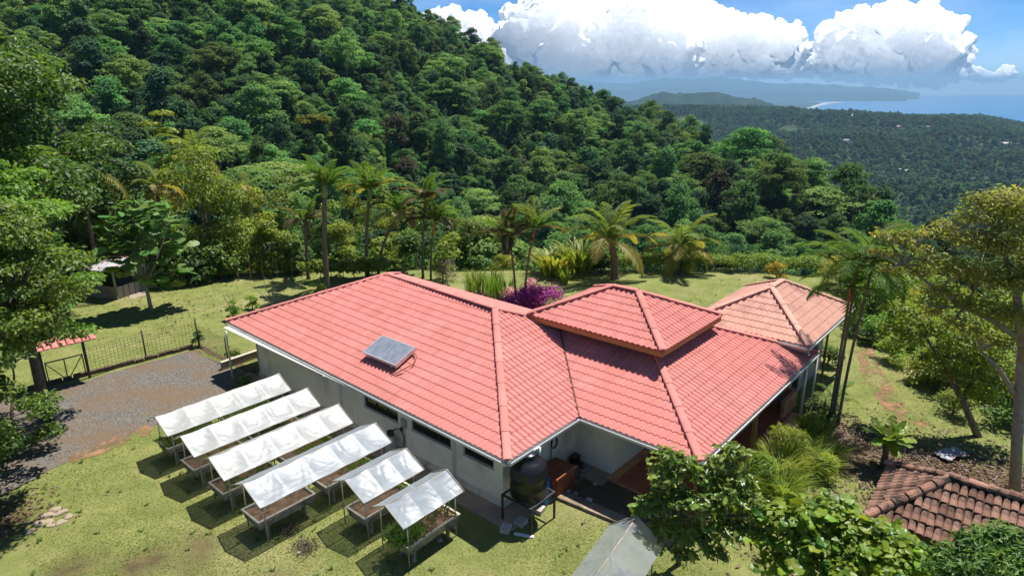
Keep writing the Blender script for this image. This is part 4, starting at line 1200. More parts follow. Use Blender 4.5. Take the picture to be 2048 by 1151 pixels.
for sgn in (-1, 1):
    f = RoofFace([(gl/2 - sgn*(gl/2 + .5)*-1, sgn*.55*1, 2.05), (gl/2 + sgn*(gl/2 + .5)*-1, sgn*.55, 2.05), (gl/2 + sgn*(gl/2+.5)*-1, 0, 2.36), (gl/2 - sgn*(gl/2+.5)*-1, 0, 2.36)])
    f0 = MB(); f0.add([p - f.n*.01 for p in f.P] + [p - f.n*.03 for p in f.P], [(0,1,2,3),(7,6,5,4),(0,4,5,1),(1,5,6,2),(2,6,7,3),(3,7,4,0)])
    dk = f0.build('roof', M['dark_wood'], gt)
    us = [p[0] for p in f.poly]
    n = int(max(us) / .28)
    for i in range(n):
        mb = MB(); w_ = max(us) / n
        prof = [(math.cos(t) * w_ * .46, math.sin(t) * .075) for t in np.linspace(math.pi, 0, 7)]
        vs = [f.pt((i + .5) * w_ + x, v, y + .012) for v in (-.06, .62) for x, y in prof]
        mb.add(vs, [(k, k + 1, 8 + k, 7 + k) for k in range(6)] + [tuple(range(6, -1, -1)), tuple(range(7, 14))], 0, random.random()); mb.build('tile', M['tile'], dk)

# ------------------------------------------------------------------ raised planter troughs under plastic covers
def trough(a0, b0, la=1.95, lb=1.02, label=''):
    """concrete trough on legs, corner at house coordinates (a0, b0)"""
    t = thing('planter_trough', label, 'planter', AB(a0, b0), HROT, 'concrete planter troughs on legs')
    z0, z1, th = .49, .76, .05
    sh = MB()
    sh.span((.05, .05, z0), (la - .05, lb - .05, z0 + .06))
    def slab(a, b_, c, d): sh.add([a, b_, c, d], [(0, 1, 2, 3)])
    o_lo = [(.07, .07, z0), (la - .07, .07, z0), (la - .07, lb - .07, z0), (.07, lb - .07, z0)]
    o_hi = [(0, 0, z1), (la, 0, z1), (la, lb, z1), (0, lb, z1)]
    i_hi = [(th, th, z1), (la - th, th, z1), (la - th, lb - th, z1), (th, lb - th, z1)]
    i_lo = [(th + .05, th + .05, z0 + .1), (la - th - .05, th + .05, z0 + .1), (la - th - .05, lb - th - .05, z0 + .1), (th + .05, lb - th - .05, z0 + .1)]
    vs = o_lo + o_hi + i_hi + i_lo; fs = []
    for k in range(4):
        j = (k + 1) % 4
        fs += [(k, j, 4 + j, 4 + k), (8 + j, 8 + k, 12 + k, 12 + j)]
    sh.add(vs, fs); sh.build('shell', M['trough'], t)
    rm = MB(); e = .012
    for (x0, y0, x1, y1) in ((-e, -e, la + e, th), (-e, lb - th, la + e, lb + e), (-e, th, th, lb - th), (la - th, th, la + e, lb - th)): rm.span((x0, y0, z1 + .002), (x1, y1, z1 + .035))
    rm.build('rim', M['trough_rim'], t)
    n = 9; xs = np.linspace(th + .003, la - th - .003, n * 2); ys = np.linspace(th + .003, lb - th - .003, n)
    X, Y = np.meshgrid(xs, ys); Z = z1 - .045 + .03 * fbm(X * 4 + a0 * 3, Y * 4 + b0 * 5, 3, 2) + .012 * rng.random(X.shape)
    V = np.stack([X, Y, Z], -1).reshape(-1, 3); nx = n * 2
    F = [(r * nx + c, r * nx + c + 1, (r + 1) * nx + c + 1, (r + 1) * nx + c) for r in range(n - 1) for c in range(nx - 1)]
    mesh_obj('soil', np_mesh('soil', V, F, M['soil'], np.full(len(V), .5), smooth=True), t)
    for x in (.35, la - .35):
        for y in (.2, lb - .2): MB().box((x, y, z0 / 2 - .02), (.09, .09, z0 + .04)).build('leg', M['trough'], t)
    return t

def cover(a0, a1, bc, matl, label, ez=1.45, rz=1.92, w=.88, seed=0, frame='pole'):
    """gable of plastic film over a pole frame; ridge along the house's short axis at b = bc"""
    g = np.random.default_rng(seed)
    L = a1 - a0
    t = thing('plastic_cover', label, 'plant cover', AB(a0, bc), HROT, 'plastic covers over the planter troughs')
    bays = max(3, round(L / .95)); nb = 18; nx, ny = bays * nb + 1, 17
    for side in (-1, 1):
        xi = np.arange(nx); fx_ = L * xi / (nx - 1); fb = (xi / nb) % 1; f_ = np.linspace(0, 1, ny)
        XX_, FF = np.meshgrid(fx_, f_); FB = np.tile(fb, (ny, 1)); bay = np.tile(np.minimum(xi // nb, bays - 1), (ny, 1))
        edge = np.sin(np.pi * FB) ** .5
        sag = -.035 * np.sin(np.pi * FB) * np.sin(np.pi * FF) - .010 * np.sin(np.pi * FB)
        wr = np.zeros_like(XX_)
        for q_ in range(bays):
            for _ in range(7):
                th_ = g.uniform(-1.1, 1.1); cx_, cf_ = (q_ + g.random()) * L / bays, g.random()
                dd = (XX_ - cx_) * math.cos(th_) + (FF - cf_) * w * math.sin(th_); al = -(XX_ - cx_) * math.sin(th_) + (FF - cf_) * w * math.cos(th_)
                wr += (bay == q_) * (.006 + .007 * g.random()) * np.exp(-(dd / .02) ** 2) * np.exp(-(al / (.25 + .3 * g.random())) ** 2)
            ph = g.random() * 6; wr += (bay == q_) * .0022 * np.sin((XX_ * math.cos(ph) + FF * w * math.sin(ph)) * (26 + 16 * g.random()) + ph)
        Z_c = rz + (ez - rz) * FF + sag + wr * edge * np.minimum(1, 6 * np.minimum(FF, 1 - FF) + .15)
        Y_c = side * w * FF * (1 + .012 * g.normal() * np.sin(np.pi * FB))
        V = np.stack([XX_ + .006 * g.normal(size=XX_.shape) * (FF > 0), Y_c, Z_c], -1).reshape(-1, 3)
        F = [(r * nx + c, r * nx + c + 1, (r + 1) * nx + c + 1, (r + 1) * nx + c) for r in range(ny - 1) for c in range(nx - 1)]
        if side > 0: F = [tuple(reversed(f)) for f in F]
        mesh_obj('film', np_mesh('film', V, F, matl, np.full(len(V), .5), smooth=True), t)
    d = .018
    def pole(p, q_, r=.018, nm='rafter'): MB().tube([p, q_], r, 6).build(nm, M['pole'], t, smooth=True)
    pole((-.06, 0, rz - .028), (L + .06, 0, rz - .028), .022, 'ridge_pole')
    for s_ in (-1, 1): pole((-.02, s_ * w * .985, ez - .028), (L + .02, s_ * w * .985, ez - .028), .016, 'eave_pole')
    # end battens lie on the film, inner rafters under it
    for i in range(bays + 1):
        x = L * i / bays
        for s_ in (-1, 1):
            up = .012 if i in (0, bays) else -.022
            pole((x, s_ * .01, rz + up), (x, s_ * w, ez + up), .017 if up > 0 else .014)
    for x in (.25, L - .25) if L < 3 else (.25, L / 2, L - .25):
        for s_ in (-1, 1): pole((x, s_ * .60, -.1), (x, s_ * .60, rz - (rz - ez) * .60 / w - .03), .02, 'post')
    return t

bed_b = [12.22, 10.12, 8.03, 5.82, 3.66, 1.76]
ordn = ['nearest the drive', 'second from the drive', 'third from the drive', 'fourth from the drive, beside the clearer ones']
for i, bb in enumerate(bed_b):
    if i < 4:
        cover(-5.28, -.42, bb, M['film_white'] if i < 3 else M['film_clear'], ['long milky white plastic cover nearest the gravel drive', 'long milky white plastic cover second from the gravel drive', 'long milky white plastic cover with no other white one before it, third from the drive', 'long bluish clear plastic cover beside the three milky white ones'][i], seed=i, ez=1.46 if i < 3 else 1.5)
        trough(-5.22, bb - .52, label=['concrete trough of green seedlings under the white cover nearest the drive, outer end', 'weedy concrete trough under the outer end of the second white cover', 'concrete trough with sparse greens under the outer end of the third white cover', 'concrete trough of bare brown soil under the outer end of the long clear cover'][i])
        trough(-2.88, bb - .52, label=['concrete trough under the white cover nearest the drive, house end', 'concrete trough with dark leafy greens under the house end of the second cover', 'concrete trough under the house end of the third white cover', 'bare reddish soil trough under the house end of the long clear cover'][i])
    else:
        cover(-3.2, -.84, bb, M['film_clear'], ['short clear plastic cover between the long clear one and the last short one', 'short clear plastic cover nearest the water tank and viewer'][i - 4], seed=i, ez=1.52, rz=1.93, w=[.85, .74][i - 4])
        trough(-3.05, bb - [.62, .71][i - 4], 2.04, .95, label=['concrete trough of bare orange soil under the middle short cover', 'concrete trough with bushy green weeds spilling over its end, nearest the viewer'][i - 4])
cv7 = cover(-2.6, 1.05, -3.98, M['film_grey'], 'greyish clear plastic cover cut off by the bottom of the picture, beside the shrub tree', seed=9, ez=1.25, rz=1.85, w=.80)
cv7.location = W(1262, 1056, 0) + Vector((0, 0, 0)); cv7.location = AB(-2.55, -4.35); cv7.rotation_euler = (0, 0, HROT + R(9))
trough(-2.2, -5.0, 1.95, label='concrete trough under the grey plastic cover at the bottom of the picture')

# ------------------------------------------------------------------ water tank, washstand, barrel and other things by the wall
tp_ = thing('water_tank', 'black ribbed plastic water tank standing on a steel frame at the house corner', 'water tank', AB(.95, -.02), HROT)
TZ = .98
prof = [(.02, 0), (.55, 0), (.58, .03), (.58, .30), (.592, .32), (.592, .36), (.58, .38), (.58, .66), (.592, .68), (.592, .72), (.58, .74), (.58, .98), (.565, 1.03), (.40, 1.20), (.24, 1.29), (.24, 1.33), (.05, 1.35)]
MB().lathe(prof, 36, (0, 0, TZ)).build('tank_body', M['tank'], tp_, smooth=True)
MB().lathe([(.05, 1.35), (.25, 1.35), (.26, 1.38), (.24, 1.41), (.03, 1.42)], 24, (0, 0, TZ)).build('lid', M['tank'], tp_, smooth=True)
MB().tube([(.15, -.1, TZ + 1.28), (.15, -.1, TZ + 1.48), (.38, -.1, TZ + 1.48)], .04, 8).build('inlet_pipe', M['white_paint'], tp_, smooth=True)
st = thing('tank_stand', 'black steel frame with four legs carrying the water tank', 'stand', AB(.95, -.02), HROT)
s_ = .58
for x in (-s_, s_):
    for y in (-s_, s_): MB().box((x, y, .42), (.06, .06, 1.0)).build('leg', M['black_steel'], st)
fr = MB()
for y in (-s_, s_): fr.box((0, y, .95), (2 * s_ + .06, .06, .055))
for x in (-s_, s_, 0): fr.box((x, 0, .95), (.06, 2 * s_ - .065, .05))
fr.build('top_frame', M['black_steel'], st)
for i, (u, v) in enumerate(((1042, 1047), (1078, 1022), (1012, 1060))):
    p = W(u, v); t = tag(MB().box((0, 0, 0), (.34, .30, .16)).build('footing_block', M['stone']), ['square concrete block under the front leg of the tank stand', 'square concrete block under the right leg of the tank stand', 'loose stone block lying left of the tank leg'][i], 'block', 'blocks at the foot of the tank stand')
    t.location = (p.x, p.y, .07); t.rotation_euler = (0, 0, HROT + .2 * i)
p = W(1048, 1071); t = tag(MB().box((0, 0, 0), (.62, .10, .04)).build('plank', M['white_paint']), 'short whitish plank lying on the grass below the water tank', 'plank'); t.location = (p.x, p.y, .03); t.rotation_euler = (0, 0, -.28)
br = thing('blue_barrel', 'bright blue plastic barrel standing behind the water tank', 'barrel', AB(1.95, .25))
MB().lathe([(.02, 0), (.26, 0), (.29, .04), (.29, .28), (.305, .30), (.29, .33), (.29, .58), (.305, .60), (.29, .63), (.27, .86), (.25, .88), (.02, .86)], 24).build('barrel_body', M['blue'], br, smooth=True)
MB().lathe([(.02, .861), (.06, .861), (.06, .89), (.02, .895)], 10, (.14, 0, 0)).build('bung', M['black'], br)

ws = thing('brick_washstand', 'red brick washstand with a flat top against the white wall', 'washstand', AB(2.35, -.02), HROT)
def bricks(t, x0, x1, y, axis, rows, z0=.05):
    n = max(2, round((x1 - x0) / .24))
    for r in range(rows):
        off = .5 * (r % 2)
        for i in range(-1, n + 1):
            a = x0 + (i + off) * (x1 - x0) / n; b_ = a + (x1 - x0) / n - .012
            a, b_ = max(a, x0), min(b_, x1)
            if b_ - a < .04: continue
            mb = MB(); zz = z0 + r * .083
            if axis == 0: mb.span((a, y, zz), (b_, y + .1, zz + .072), 0, random.random())
            else: mb.span((y, a, zz), (y + .1, b_, zz + .072), 0, random.random())
            mb.build('brick', M['brick_red'], t)
mb = MB(); mb.span((.03, .03, .02), (.97, .72, .70)); mb.build('mortar_core', M['plinth'], ws)
bricks(ws, 0, 1.0, -.02 - .05, 0, 8); bricks(ws, .06, .78, .93, 1, 8); bricks(ws, .06, .78, -.03, 1, 8)
mb = MB(); mb.span((-.06, -.1, .725), (1.06, .80, .785)); mb.build('top_slab', M['brick_red'], ws)
mb = MB(); mb.span((.5, -.14, .787), (1.06, -.06, .83)); mb.build('wood_edge', M['wood'], ws)
pot = thing('flower_pot', 'small round pot of white flowers beside the brick washstand', 'pot', AB(3.75, .1))
MB().lathe([(.02, 0), (.11, 0), (.15, .26), (.16, .28), (.13, .28), (.12, .24), (.02, .24)], 14).build('pot_body', M['clay'], pot, smooth=True)
bx = thing('dark_box', 'small dark box and can standing at the inner corner of the white walls', 'box', AB(4.35, .62), HROT)
MB().box((0, 0, .22), (.3, .24, .44)).build('box_body', M['black'], bx); MB().box((0, 0, .455), (.33, .27, .03)).build('lid', M['frame'], bx)
MB().lathe([(.02, 0), (.09, 0), (.09, .28), (.03, .32), (.03, .36), (.01, .36)], 12, (.0, -.3, 0)).build('bottle', M['frame'], bx, smooth=True)
cr_ = thing('blue_crate', 'flat blue tray lying on the paving by the wing wall', 'tray', AB(4.3, .15), HROT)
tr = MB(); tr.box((0, 0, .02), (.42, .3, .02))
for (x, y, a, b_) in ((0, .15, .42, .02), (0, -.15, .42, .02), (.21, 0, .02, .28), (-.21, 0, .02, .28)): tr.box((x, y, .06), (a, b_, .07))
tr.build('tray_body', M['blue'], cr_)

gas = thing('gas_cylinder', 'grey gas cylinder with a black hose standing against the white wall', 'gas cylinder', AB(.45, 6.15), HROT)
MB().lathe([(.02, .07), (.20, .07), (.24, .12), (.24, .78), (.19, .88), (.07, .93), (.06, .98), (.02, .98)], 22).build('cylinder_body', M['annex_wall'], gas, smooth=True)
MB().lathe([(.21, .0), (.225, .0), (.225, .10), (.21, .10)], 18).build('foot_ring', M['black_steel'], gas)
MB().lathe([(.12, .93), (.135, .93), (.135, 1.10), (.12, 1.10)], 16).build('guard_ring', M['black_steel'], gas)
MB().tube([(0, 0, .98), (.02, 0, 1.06), (.08, -.06, 1.12), (.18, -.18, 1.2), (.28, -.30, 1.12), (.33, -.36, .8), (.30, -.34, .45), (.2, -.25, .32)], .02, 7).build('hose', M['black'], gas, smooth=True)
MB().box((.30, -.28, 1.15), (.06, .10, .14)).build('regulator', M['black_steel'], gas)

hs = thing('hanging_hose', 'dark coiled hose and tools hanging on the white end wall behind the tank', 'hose', AB(3.35, .86, 0), HROT)
MB().tube([(.16 * math.cos(a), -.02 - .004 * a, 1.35 + .2 * math.sin(a)) for a in np.linspace(0, 14, 46)], .018, 6).build('coil', M['black'], hs, smooth=True)
MB().tube([(0, .05, 1.6), (0, -.05, 1.6), (0, -.06, 1.64)], .012, 6).build('hook', M['steel'], hs)
MB().tube([(-.12, -.02, 1.2), (-.14, -.02, .7), (-.1, -.05, .2)], .016, 6).build('hose_end', M['black'], hs, smooth=True)
cd = thing('conduit', 'grey electric conduit and meter box on the long white wall', 'conduit', AB(.8, 5.72), HROT)
MB().tube([(-.02, 0, .1), (-.02, 0, 1.3)], .015, 6).build('pipe_run', M['annex_wall'], cd); MB().box((-.05, 0, 1.45), (.09, .24, .32)).build('meter_box', M['annex_wall'], cd)

# ------------------------------------------------------------------ animal pen with tin roof
pc = W(225, 583); pen = thing('animal_pen', 'low concrete pen with a rusty tin roof on posts behind the broad-leaved tree', 'pen', pc, R(-18))
mb = MB(); mb.span((-1.9, -1.3, 0), (1.9, -1.16, .85)); mb.span((-1.9, 1.16, 0), (1.9, 1.3, .85)); mb.span((-1.9, -1.16, 0), (-1.76, 1.16, .85)); mb.build('pen_wall', M['concrete'], pen)
for i in range(5):
    MB().span((1.78, -1.12 + i * .46, .02), (1.83, -.72 + i * .46, .8)).build('plank', M['grey_wood'], pen)
for x in (-1.85, 0, 1.85):
    for y in (-1.25, 1.25): MB().box((x, y, 1.05), (.1, .1, 2.1 if y < 0 else 2.5)).build('post', M['grey_wood'], pen)
def corrugated(x0, x1, y0, z0, y1, z1, n, matl, nm, amp=.02):
    mb = MB(); vs = []
    for k in range(n + 1):
        x = x0 + (x1 - x0) * k / n; z = amp * (1 if k % 2 else -1)
        vs += [(x, y0, z0 + z), (x, y1, z1 + z)]
    mb.add(vs, [(2*k, 2*k+2, 2*k+3, 2*k+1) for k in range(n)]); return mb.build(nm, matl, pen)
corrugated(-2.3, 0.0, -1.7, 2.02, .1, 2.5, 30, M['zinc'], 'tin_sheet'); corrugated(0.02, 2.3, -1.7, 2.03, .1, 2.51, 30, M['zinc'], 'tin_sheet')
corrugated(-2.3, 2.3, 1.7, 2.2, .1, 2.52, 60, M['rust'], 'tin_sheet')
sheet('pen_apron', [W(255, 588), W(290, 580), W(297, 590), W(262, 600)], .02, M['concrete'])

# ------------------------------------------------------------------ old shed with barrel tiles
SE, ST = 2.35, 3.3
sA, sB = W(1780, 930, SE), W(1737, 1032, SE)
edge = (sA - sB); sl_ = edge.length; ex = edge.normalized()              # left eave, runs away from the viewer
ey = Vector((ex.y, -ex.x, 0))                                            # to the right
shed = thing('tiled_shed', 'old shed with a mossy weathered clay barrel tile hip roof', 'shed', (sB.x, sB.y, 0), math.atan2(ey.y, ey.x))
LX = 7.2                                                                 # local x to the right, y away
sh = .5 * sl_
P00, P10, P11, P01 = (0, 0, SE), (LX, 0, SE), (LX, sl_, SE), (0, sl_, SE)
Ta_, Tb_ = (sh, sh, ST), (LX - sh, sh, ST)
sf = [RoofFace([P00, P10, Tb_, Ta_]), RoofFace([P11, P01, Ta_, Tb_]), RoofFace([P01, P00, Ta_])]
sfr = RoofFace([P10, P11, Tb_])
deck = MB()
for f in sf + [sfr]: deck.add([p - f.n * .03 for p in f.P], [tuple(range(len(f.P)))])
dk = deck.build('roof', M['dark_wood'], shed)
SH_ROT = Matrix.Rotation(shed.rotation_euler.z, 3, 'Z')
BW, BL_ = .175, .36
def barrel(w, l, up=True, r1=1.0, r0=.86):
    mb = MB(); m_ = 7; vs = []
    for (v, rr, dz) in ((-.05, r1, .03), (l, r0, 0)):
        for t in np.linspace(math.pi, 0, m_): vs.append((math.cos(t) * w / 2 * rr, v, math.sin(t) * w * .42 * rr + dz))
    for (v, rr, dz) in ((-.05, r1 - .14, .03), (l, r0 - .14, 0)):
        for t in np.linspace(math.pi, 0, m_): vs.append((math.cos(t) * w / 2 * rr, v, math.sin(t) * w * .42 * rr + dz - .004))
    fs = [(k, k + 1, m_ + k + 1, m_ + k) for k in range(m_ - 1)] + [(2*m_ + k + 1, 2*m_ + k, k, k + 1) for k in range(m_ - 1)]
    mb.add(vs, fs); return mb
bmesh_ = []
for k in range(6):
    mb = barrel(BW * .98, BL_); mb.t = [[.05, .3, .5, .65, .8, 1.0][k]] * len(mb.v); o = mb.build('tile', M['clay'], smooth=False); bmesh_.append(o.data); bpy.data.objects.remove(o)
cnt = 0; restb = MB()
cand_t = []
for fi, f in enumerate(sf):
    us = [p[0] for p in f.poly]; vs = [p[1] for p in f.poly]
    for j in range(int(max(vs) / BL_) + 1):
        for i in range(int(max(us) / BW) + 1):
            u, v = (i + .5) * BW, j * BL_
            ok_ = True
            for a in range(1, len(f.poly)):
                p, q_ = f.poly[a], f.poly[(a + 1) % len(f.poly)]
                nx_, ny_ = -(q_[1] - p[1]), q_[0] - p[0]; l_ = math.hypot(nx_, ny_)
                if min(((u - p[0]) * nx_ + (v + d_ - p[1]) * ny_) / l_ for d_ in (.05, BL_ * .7)) < -.02: ok_ = False
            if ok_:
                w_ = shed.location + SH_ROT @ f.pt(u, v, 0)
                cand_t.append(((w_ - Vector((0, 0, CAM_H))).length, f, u, v))
cand_t.sort(key=lambda t: t[0])
for k, (d_, f, u, v) in enumerate(cand_t):
    jit = Matrix.Rotation(random.gauss(0, .035), 4, 'Z')
    if k < 296:
        o = bpy.data.objects.new('tile', random.choice(bmesh_)); COL.objects.link(o); o.parent = dk
        o.matrix_local = f.mat4(u, v) @ jit @ Matrix.Translation((random.gauss(0, .008), random.gauss(0, .015), random.random() * .012))
    else:
        tm = barrel(BW * .98, BL_); restb.add([f.pt(u + p[0], v + p[1], p[2]) for p in tm.v], tm.f, 0, random.random())
if restb.v: tag(restb.build('tile_field', M['clay'], dk), kind='stuff')
def clay_caps(a, b_):
    a = Vector(a); b_ = Vector(b_); L = (b_ - a).length; d = (b_ - a).normalized(); n = max(1, round(L / .42))
    sd = d.cross(Vector((0, 0, 1))).normalized(); up = sd.cross(d)
    for i in range(n):
        tm = barrel(.27, L / n, r1=1.05, r0=.9); o = a + d * (i * L / n)
        mb = MB(); mb.add([o + sd * p[0] + d * p[1] + up * (p[2] + .03) for p in tm.v], tm.f, 0, random.random()); mb.build('ridge_tile', M['clay'], dk)
clay_caps(P00, Ta_); clay_caps(P01, Ta_); clay_caps(Ta_, Tb_)
for (x0, y0, x1, y1) in ((.45, .45, LX - .45, .6), (.45, sl_ - .6, LX - .45, sl_ - .45), (.45, .6, .6, sl_ - .6)):
    mb = MB(); mb.span((x0, y0, -.6), (x1, y1, SE - .02)); mb.build('wall', M['dark_wood'], shed)

# small things lying about
p = W(1900, 912); tarp = thing('crumpled_sheet', 'crumpled whitish plastic sheet lying on the leaf litter at right', 'plastic sheet', (p.x, p.y, tz(p.x, p.y)), .3)
xs = np.linspace(-.55, .55, 16); ys = np.linspace(-.3, .3, 10); X, Y = np.meshgrid(xs, ys)
Z = .10 + .12 * fbm(X * 5, Y * 5, 3, 8) + .05 * rng.random(X.shape); Z = np.maximum(Z, .02)
mesh_obj('folded_film', np_mesh('folded_film', np.stack([X + .05*fbm(Y*4, X*4, 2, 4), Y + .06*fbm(X*3, Y*3, 2, 6), Z], -1).reshape(-1, 3), [(r*16+c, r*16+c+1, (r+1)*16+c+1, (r+1)*16+c) for r in range(9) for c in range(15)], M['zinc'], np.full(160, .5)), tarp)
p = W(1742, 572 - 3); lg = tag(MB().tube([(-.45, 0, .12), (.45, .1, .12)], .13, 8).build('log', M['bark']), 'dark log lying on the far lawn behind the annex', 'log'); lg.location = (p.x - .1, p.y, tz(p.x, p.y))
for i, (u, v, s) in enumerate(((880, 1080, .09), (910, 1055, .06), (598, 1105, .05), (1105, 985, .09), (1118, 990, .12), (1135, 982, .08), (1150, 988, .10), (1160, 998, .07), (1095, 992, .08), (1178, 1000, .09), (1190, 968, .07), (1085, 1000, .10))):
    mb = MB(); mb.lathe([(.2*s, 0), (s, .2*s), (1.1*s, .5*s), (.7*s, .9*s), (.15*s, s)], 8)
    mb.v = [(x * (1 + .3*random.random()), y * (1 + .3*random.random()), z) for x, y, z in mb.v]
    o = tag(mb.build('stone', M['stone']), 'small grey stone lying on the grass' if i < 3 else 'pale stone in the stony strip in front of the brick washstand', 'stone', 'stones on the lawn' if i < 3 else 'stones by the washstand'); p = W(u, v); o.location = (p.x, p.y, .0)
# ------------------------------------------------------------------ plant materials
G = {}
def gm(k, *a, **kw): G[k] = leafmat('leaf_' + k, *a, **kw)
gm('mid', (0.055, 0.115, 0.022), (0.180, 0.280, 0.046), (0.24, 0.29, 0.06), .08, rand=.12)
gm('dark', (0.030, 0.070, 0.020), (0.105, 0.185, 0.040), (0.13, 0.20, 0.05), .08, rand=.15)
gm('bright', (0.105, 0.185, 0.024), (0.300, 0.415, 0.050), (0.30, 0.34, 0.05), .10, rand=.10)
gm('olive', (0.15, 0.18, 0.04), (0.40, 0.42, 0.10), (0.46, 0.40, 0.12), .16, rand=.12, trans=.55)
gm('yellowish', (0.16, 0.225, 0.028), (0.38, 0.45, 0.06), (0.40, 0.34, 0.06), .15, rand=.12)
gm('gold', (0.26, 0.24, 0.02), (0.50, 0.42, 0.03), None, rand=.1)
gm('broad', (0.055, 0.140, 0.036), (0.160, 0.270, 0.070), None, rand=.28, spec=.3, rough=.45)
gm('vine', (0.085, 0.165, 0.018), (0.220, 0.310, 0.030), None, rand=.30, spec=.4, rough=.4, hue=.03)
gm('glossy', (0.105, 0.180, 0.030), (0.30, 0.41, 0.07), (0.21, 0.25, 0.06), .10, rand=.2, spec=.55, rough=.33)
gm('palm', (0.050, 0.110, 0.020), (0.150, 0.245, 0.040), None, rand=.22, hue=.02, spec=.2, rough=.55)
gm('palm_pale', (0.085, 0.140, 0.034), (0.220, 0.270, 0.070), None, rand=.18, hue=.02, spec=.2, rough=.55)
gm('palm_dry', (0.24, 0.21, 0.05), (0.42, 0.36, 0.10), None, rand=.2, hue=.015)
gm('palm_brown', (0.07, 0.075, 0.025), (0.16, 0.13, 0.05), None, rand=.2, hue=.02)
gm('purple', (0.26, 0.02, 0.24), (0.56, 0.05, 0.52), (0.62, 0.16, 0.58), .12, rand=.1)
gm('pink', (0.50, 0.12, 0.20), (0.70, 0.40, 0.45), (0.8, 0.75, 0.7), .3, rand=.15)
gm('grey', (0.10, 0.085, 0.07), (0.20, 0.165, 0.125), (0.14, 0.17, 0.06), .2, rand=.1)
gm('lawn', (0.180, 0.220, 0.065), (0.310, 0.335, 0.115), (0.46, 0.38, 0.22), .16, rand=0, trans=.4, rough=.8, spec=.1)
gm('litter', (0.07, 0.042, 0.025), (0.21, 0.13, 0.075), None, rand=0, trans=.1)
BK, BP = M['bark'], M['bark_pale']
gP_ = np.random.default_rng(77)

# ------------------------------------------------------------------ palms
_fr = {}
def frond_mesh(L, arc, ll, pairs, droop, matk, seed, wd=.05, fold=.3):
    key = (L, arc, ll, pairs, droop, matk, seed)
    if key in _fr: return _fr[key]
    g = np.random.default_rng(seed)
    n = pairs + 4; t = np.linspace(0, 1, n)
    ang = -arc * t ** 1.5
    ds = L / (n - 1)
    x = np.concatenate([[0], np.cumsum(np.cos(ang[:-1]) * ds)]); z = np.concatenate([[0], np.cumsum(np.sin(ang[:-1]) * ds)])
    y = .05 * L * g.normal() * t ** 2
    ra = MB(); ra.tube([(x[i], y[i], z[i]) for i in range(0, n, 3)] + [(x[-1], y[-1], z[-1])], list(np.linspace(.026, .006, len(range(0, n, 3)) + 1) * (L / 2.4)), 5)
    P, D, Nn, Ls = [], [], [], []
    for i in range(3, n):
        tan = np.array([math.cos(ang[i]), 0, math.sin(ang[i])]); nor = np.array([-math.sin(ang[i]), 0, math.cos(ang[i])])
        for s in (-1, 1):
            f = t[i]; l_ = ll * (math.sin(math.pi * min(1, .12 + f * .86)) ** .6) * (.85 + .3 * g.random())
            d = tan * (.45 + .55 * f) + np.array([0, s, 0]) * (1.0 - .35 * f) + nor * fold * (1 - f * .5) + np.array([0, 0, -droop * (.6 + .6 * g.random())])
            d /= np.linalg.norm(d); nn_ = nor + np.array([0, -s * .5, 0]) + g.normal(size=3) * .15
            P.append(np.array([x[i], y[i], z[i]]) + d * l_ * .5); D.append(d); Nn.append(unit(nn_)); Ls.append(l_)
    P, D, Nn, Ls = np.array(P), np.array(D), np.array(Nn), np.array(Ls)
    Nn = unit(Nn - D * (Nn * D).sum(-1, keepdims=True))
    V, F, T = leaf_arrays(P, D, Nn, Ls, wd, .1, np.clip(.5 + .2 * g.normal(size=len(P)), 0, 1))
    tf = []
    for f in ra.f:
        for k in range(1, len(f) - 1): tf.append((f[0], f[k], f[k + 1]))
    me = np_mesh('frond', np.concatenate([V, np.array(ra.v)]), np.concatenate([F, np.array(tf) + len(V)]), G[matk], np.concatenate([T, np.full(len(ra.v), .8)]))
    _fr[key] = me; return me

def palm(name, label, base, h, L, nf, group=None, lean=(0, 0), r=.11, shaft=None, shl=.8, mats=('palm',), arc=1.2, ll=.55, pairs=24, droop=.35, el=(75, -10), wd=.055, seed=0, boots=False):
    g = np.random.default_rng(seed)
    t = thing(name, label, 'palm', base, g.random() * 6.28, group)
    c, s = math.cos(-t.rotation_euler.z), math.sin(-t.rotation_euler.z)
    lx, ly = lean[0] * c - lean[1] * s, lean[0] * s + lean[1] * c
    pts = [(lx * k * k, ly * k * k, -.15 + (h + .15) * k) for k in np.linspace(0, 1, 12)]
    rad = [r * (1.45 if i == 0 else 1.0 - .3 * i / 11) * (1 + .05 * (i % 2)) for i in range(12)]
    MB().tube(pts, rad, 9).build('trunk', M['palm_trunk'], t, smooth=True)
    top = Vector(pts[-1]); d = (Vector(pts[-1]) - Vector(pts[-2])).normalized()
    if shaft:
        MB().tube([top - d * .1, top + d * .15, top + d * shl * .7, top + d * shl], [r * .8, r * 1.15, r * .85, r * .4], 9).build('crownshaft', M[shaft], t, smooth=True)
        top = top + d * shl * .92
    if boots:
        mb = MB()
        for i in range(14):
            a = i * 2.4; mb.tube([top + Vector((0, 0, -.7 + i * .05)), top + Vector((math.cos(a) * .3, math.sin(a) * .3, -.45 + i * .05))], [.07, .03], 5)
        mb.build('old_leaf_bases', M['palm_trunk'], t)
    for i in range(nf):
        f = i / max(1, nf - 1)
        e = R(el[0] + (el[1] - el[0]) * f ** .9 + g.normal() * 5); a = i * 2.39996 + g.normal() * .2
        mk = mats[min(len(mats) - 1, int(f * len(mats)))]
        me = frond_mesh(L, arc, ll, pairs, droop, mk, i % 3, wd)
        o = bpy.data.objects.new('frond', me); COL.objects.link(o); o.parent = t
        s_ = .85 + .25 * g.random()
        o.matrix_local = Matrix.Translation(top) @ Matrix.Rotation(a, 4, 'Z') @ Matrix.Rotation(-e, 4, 'Y') @ Matrix.Diagonal((s_, s_, s_, 1))
    return t

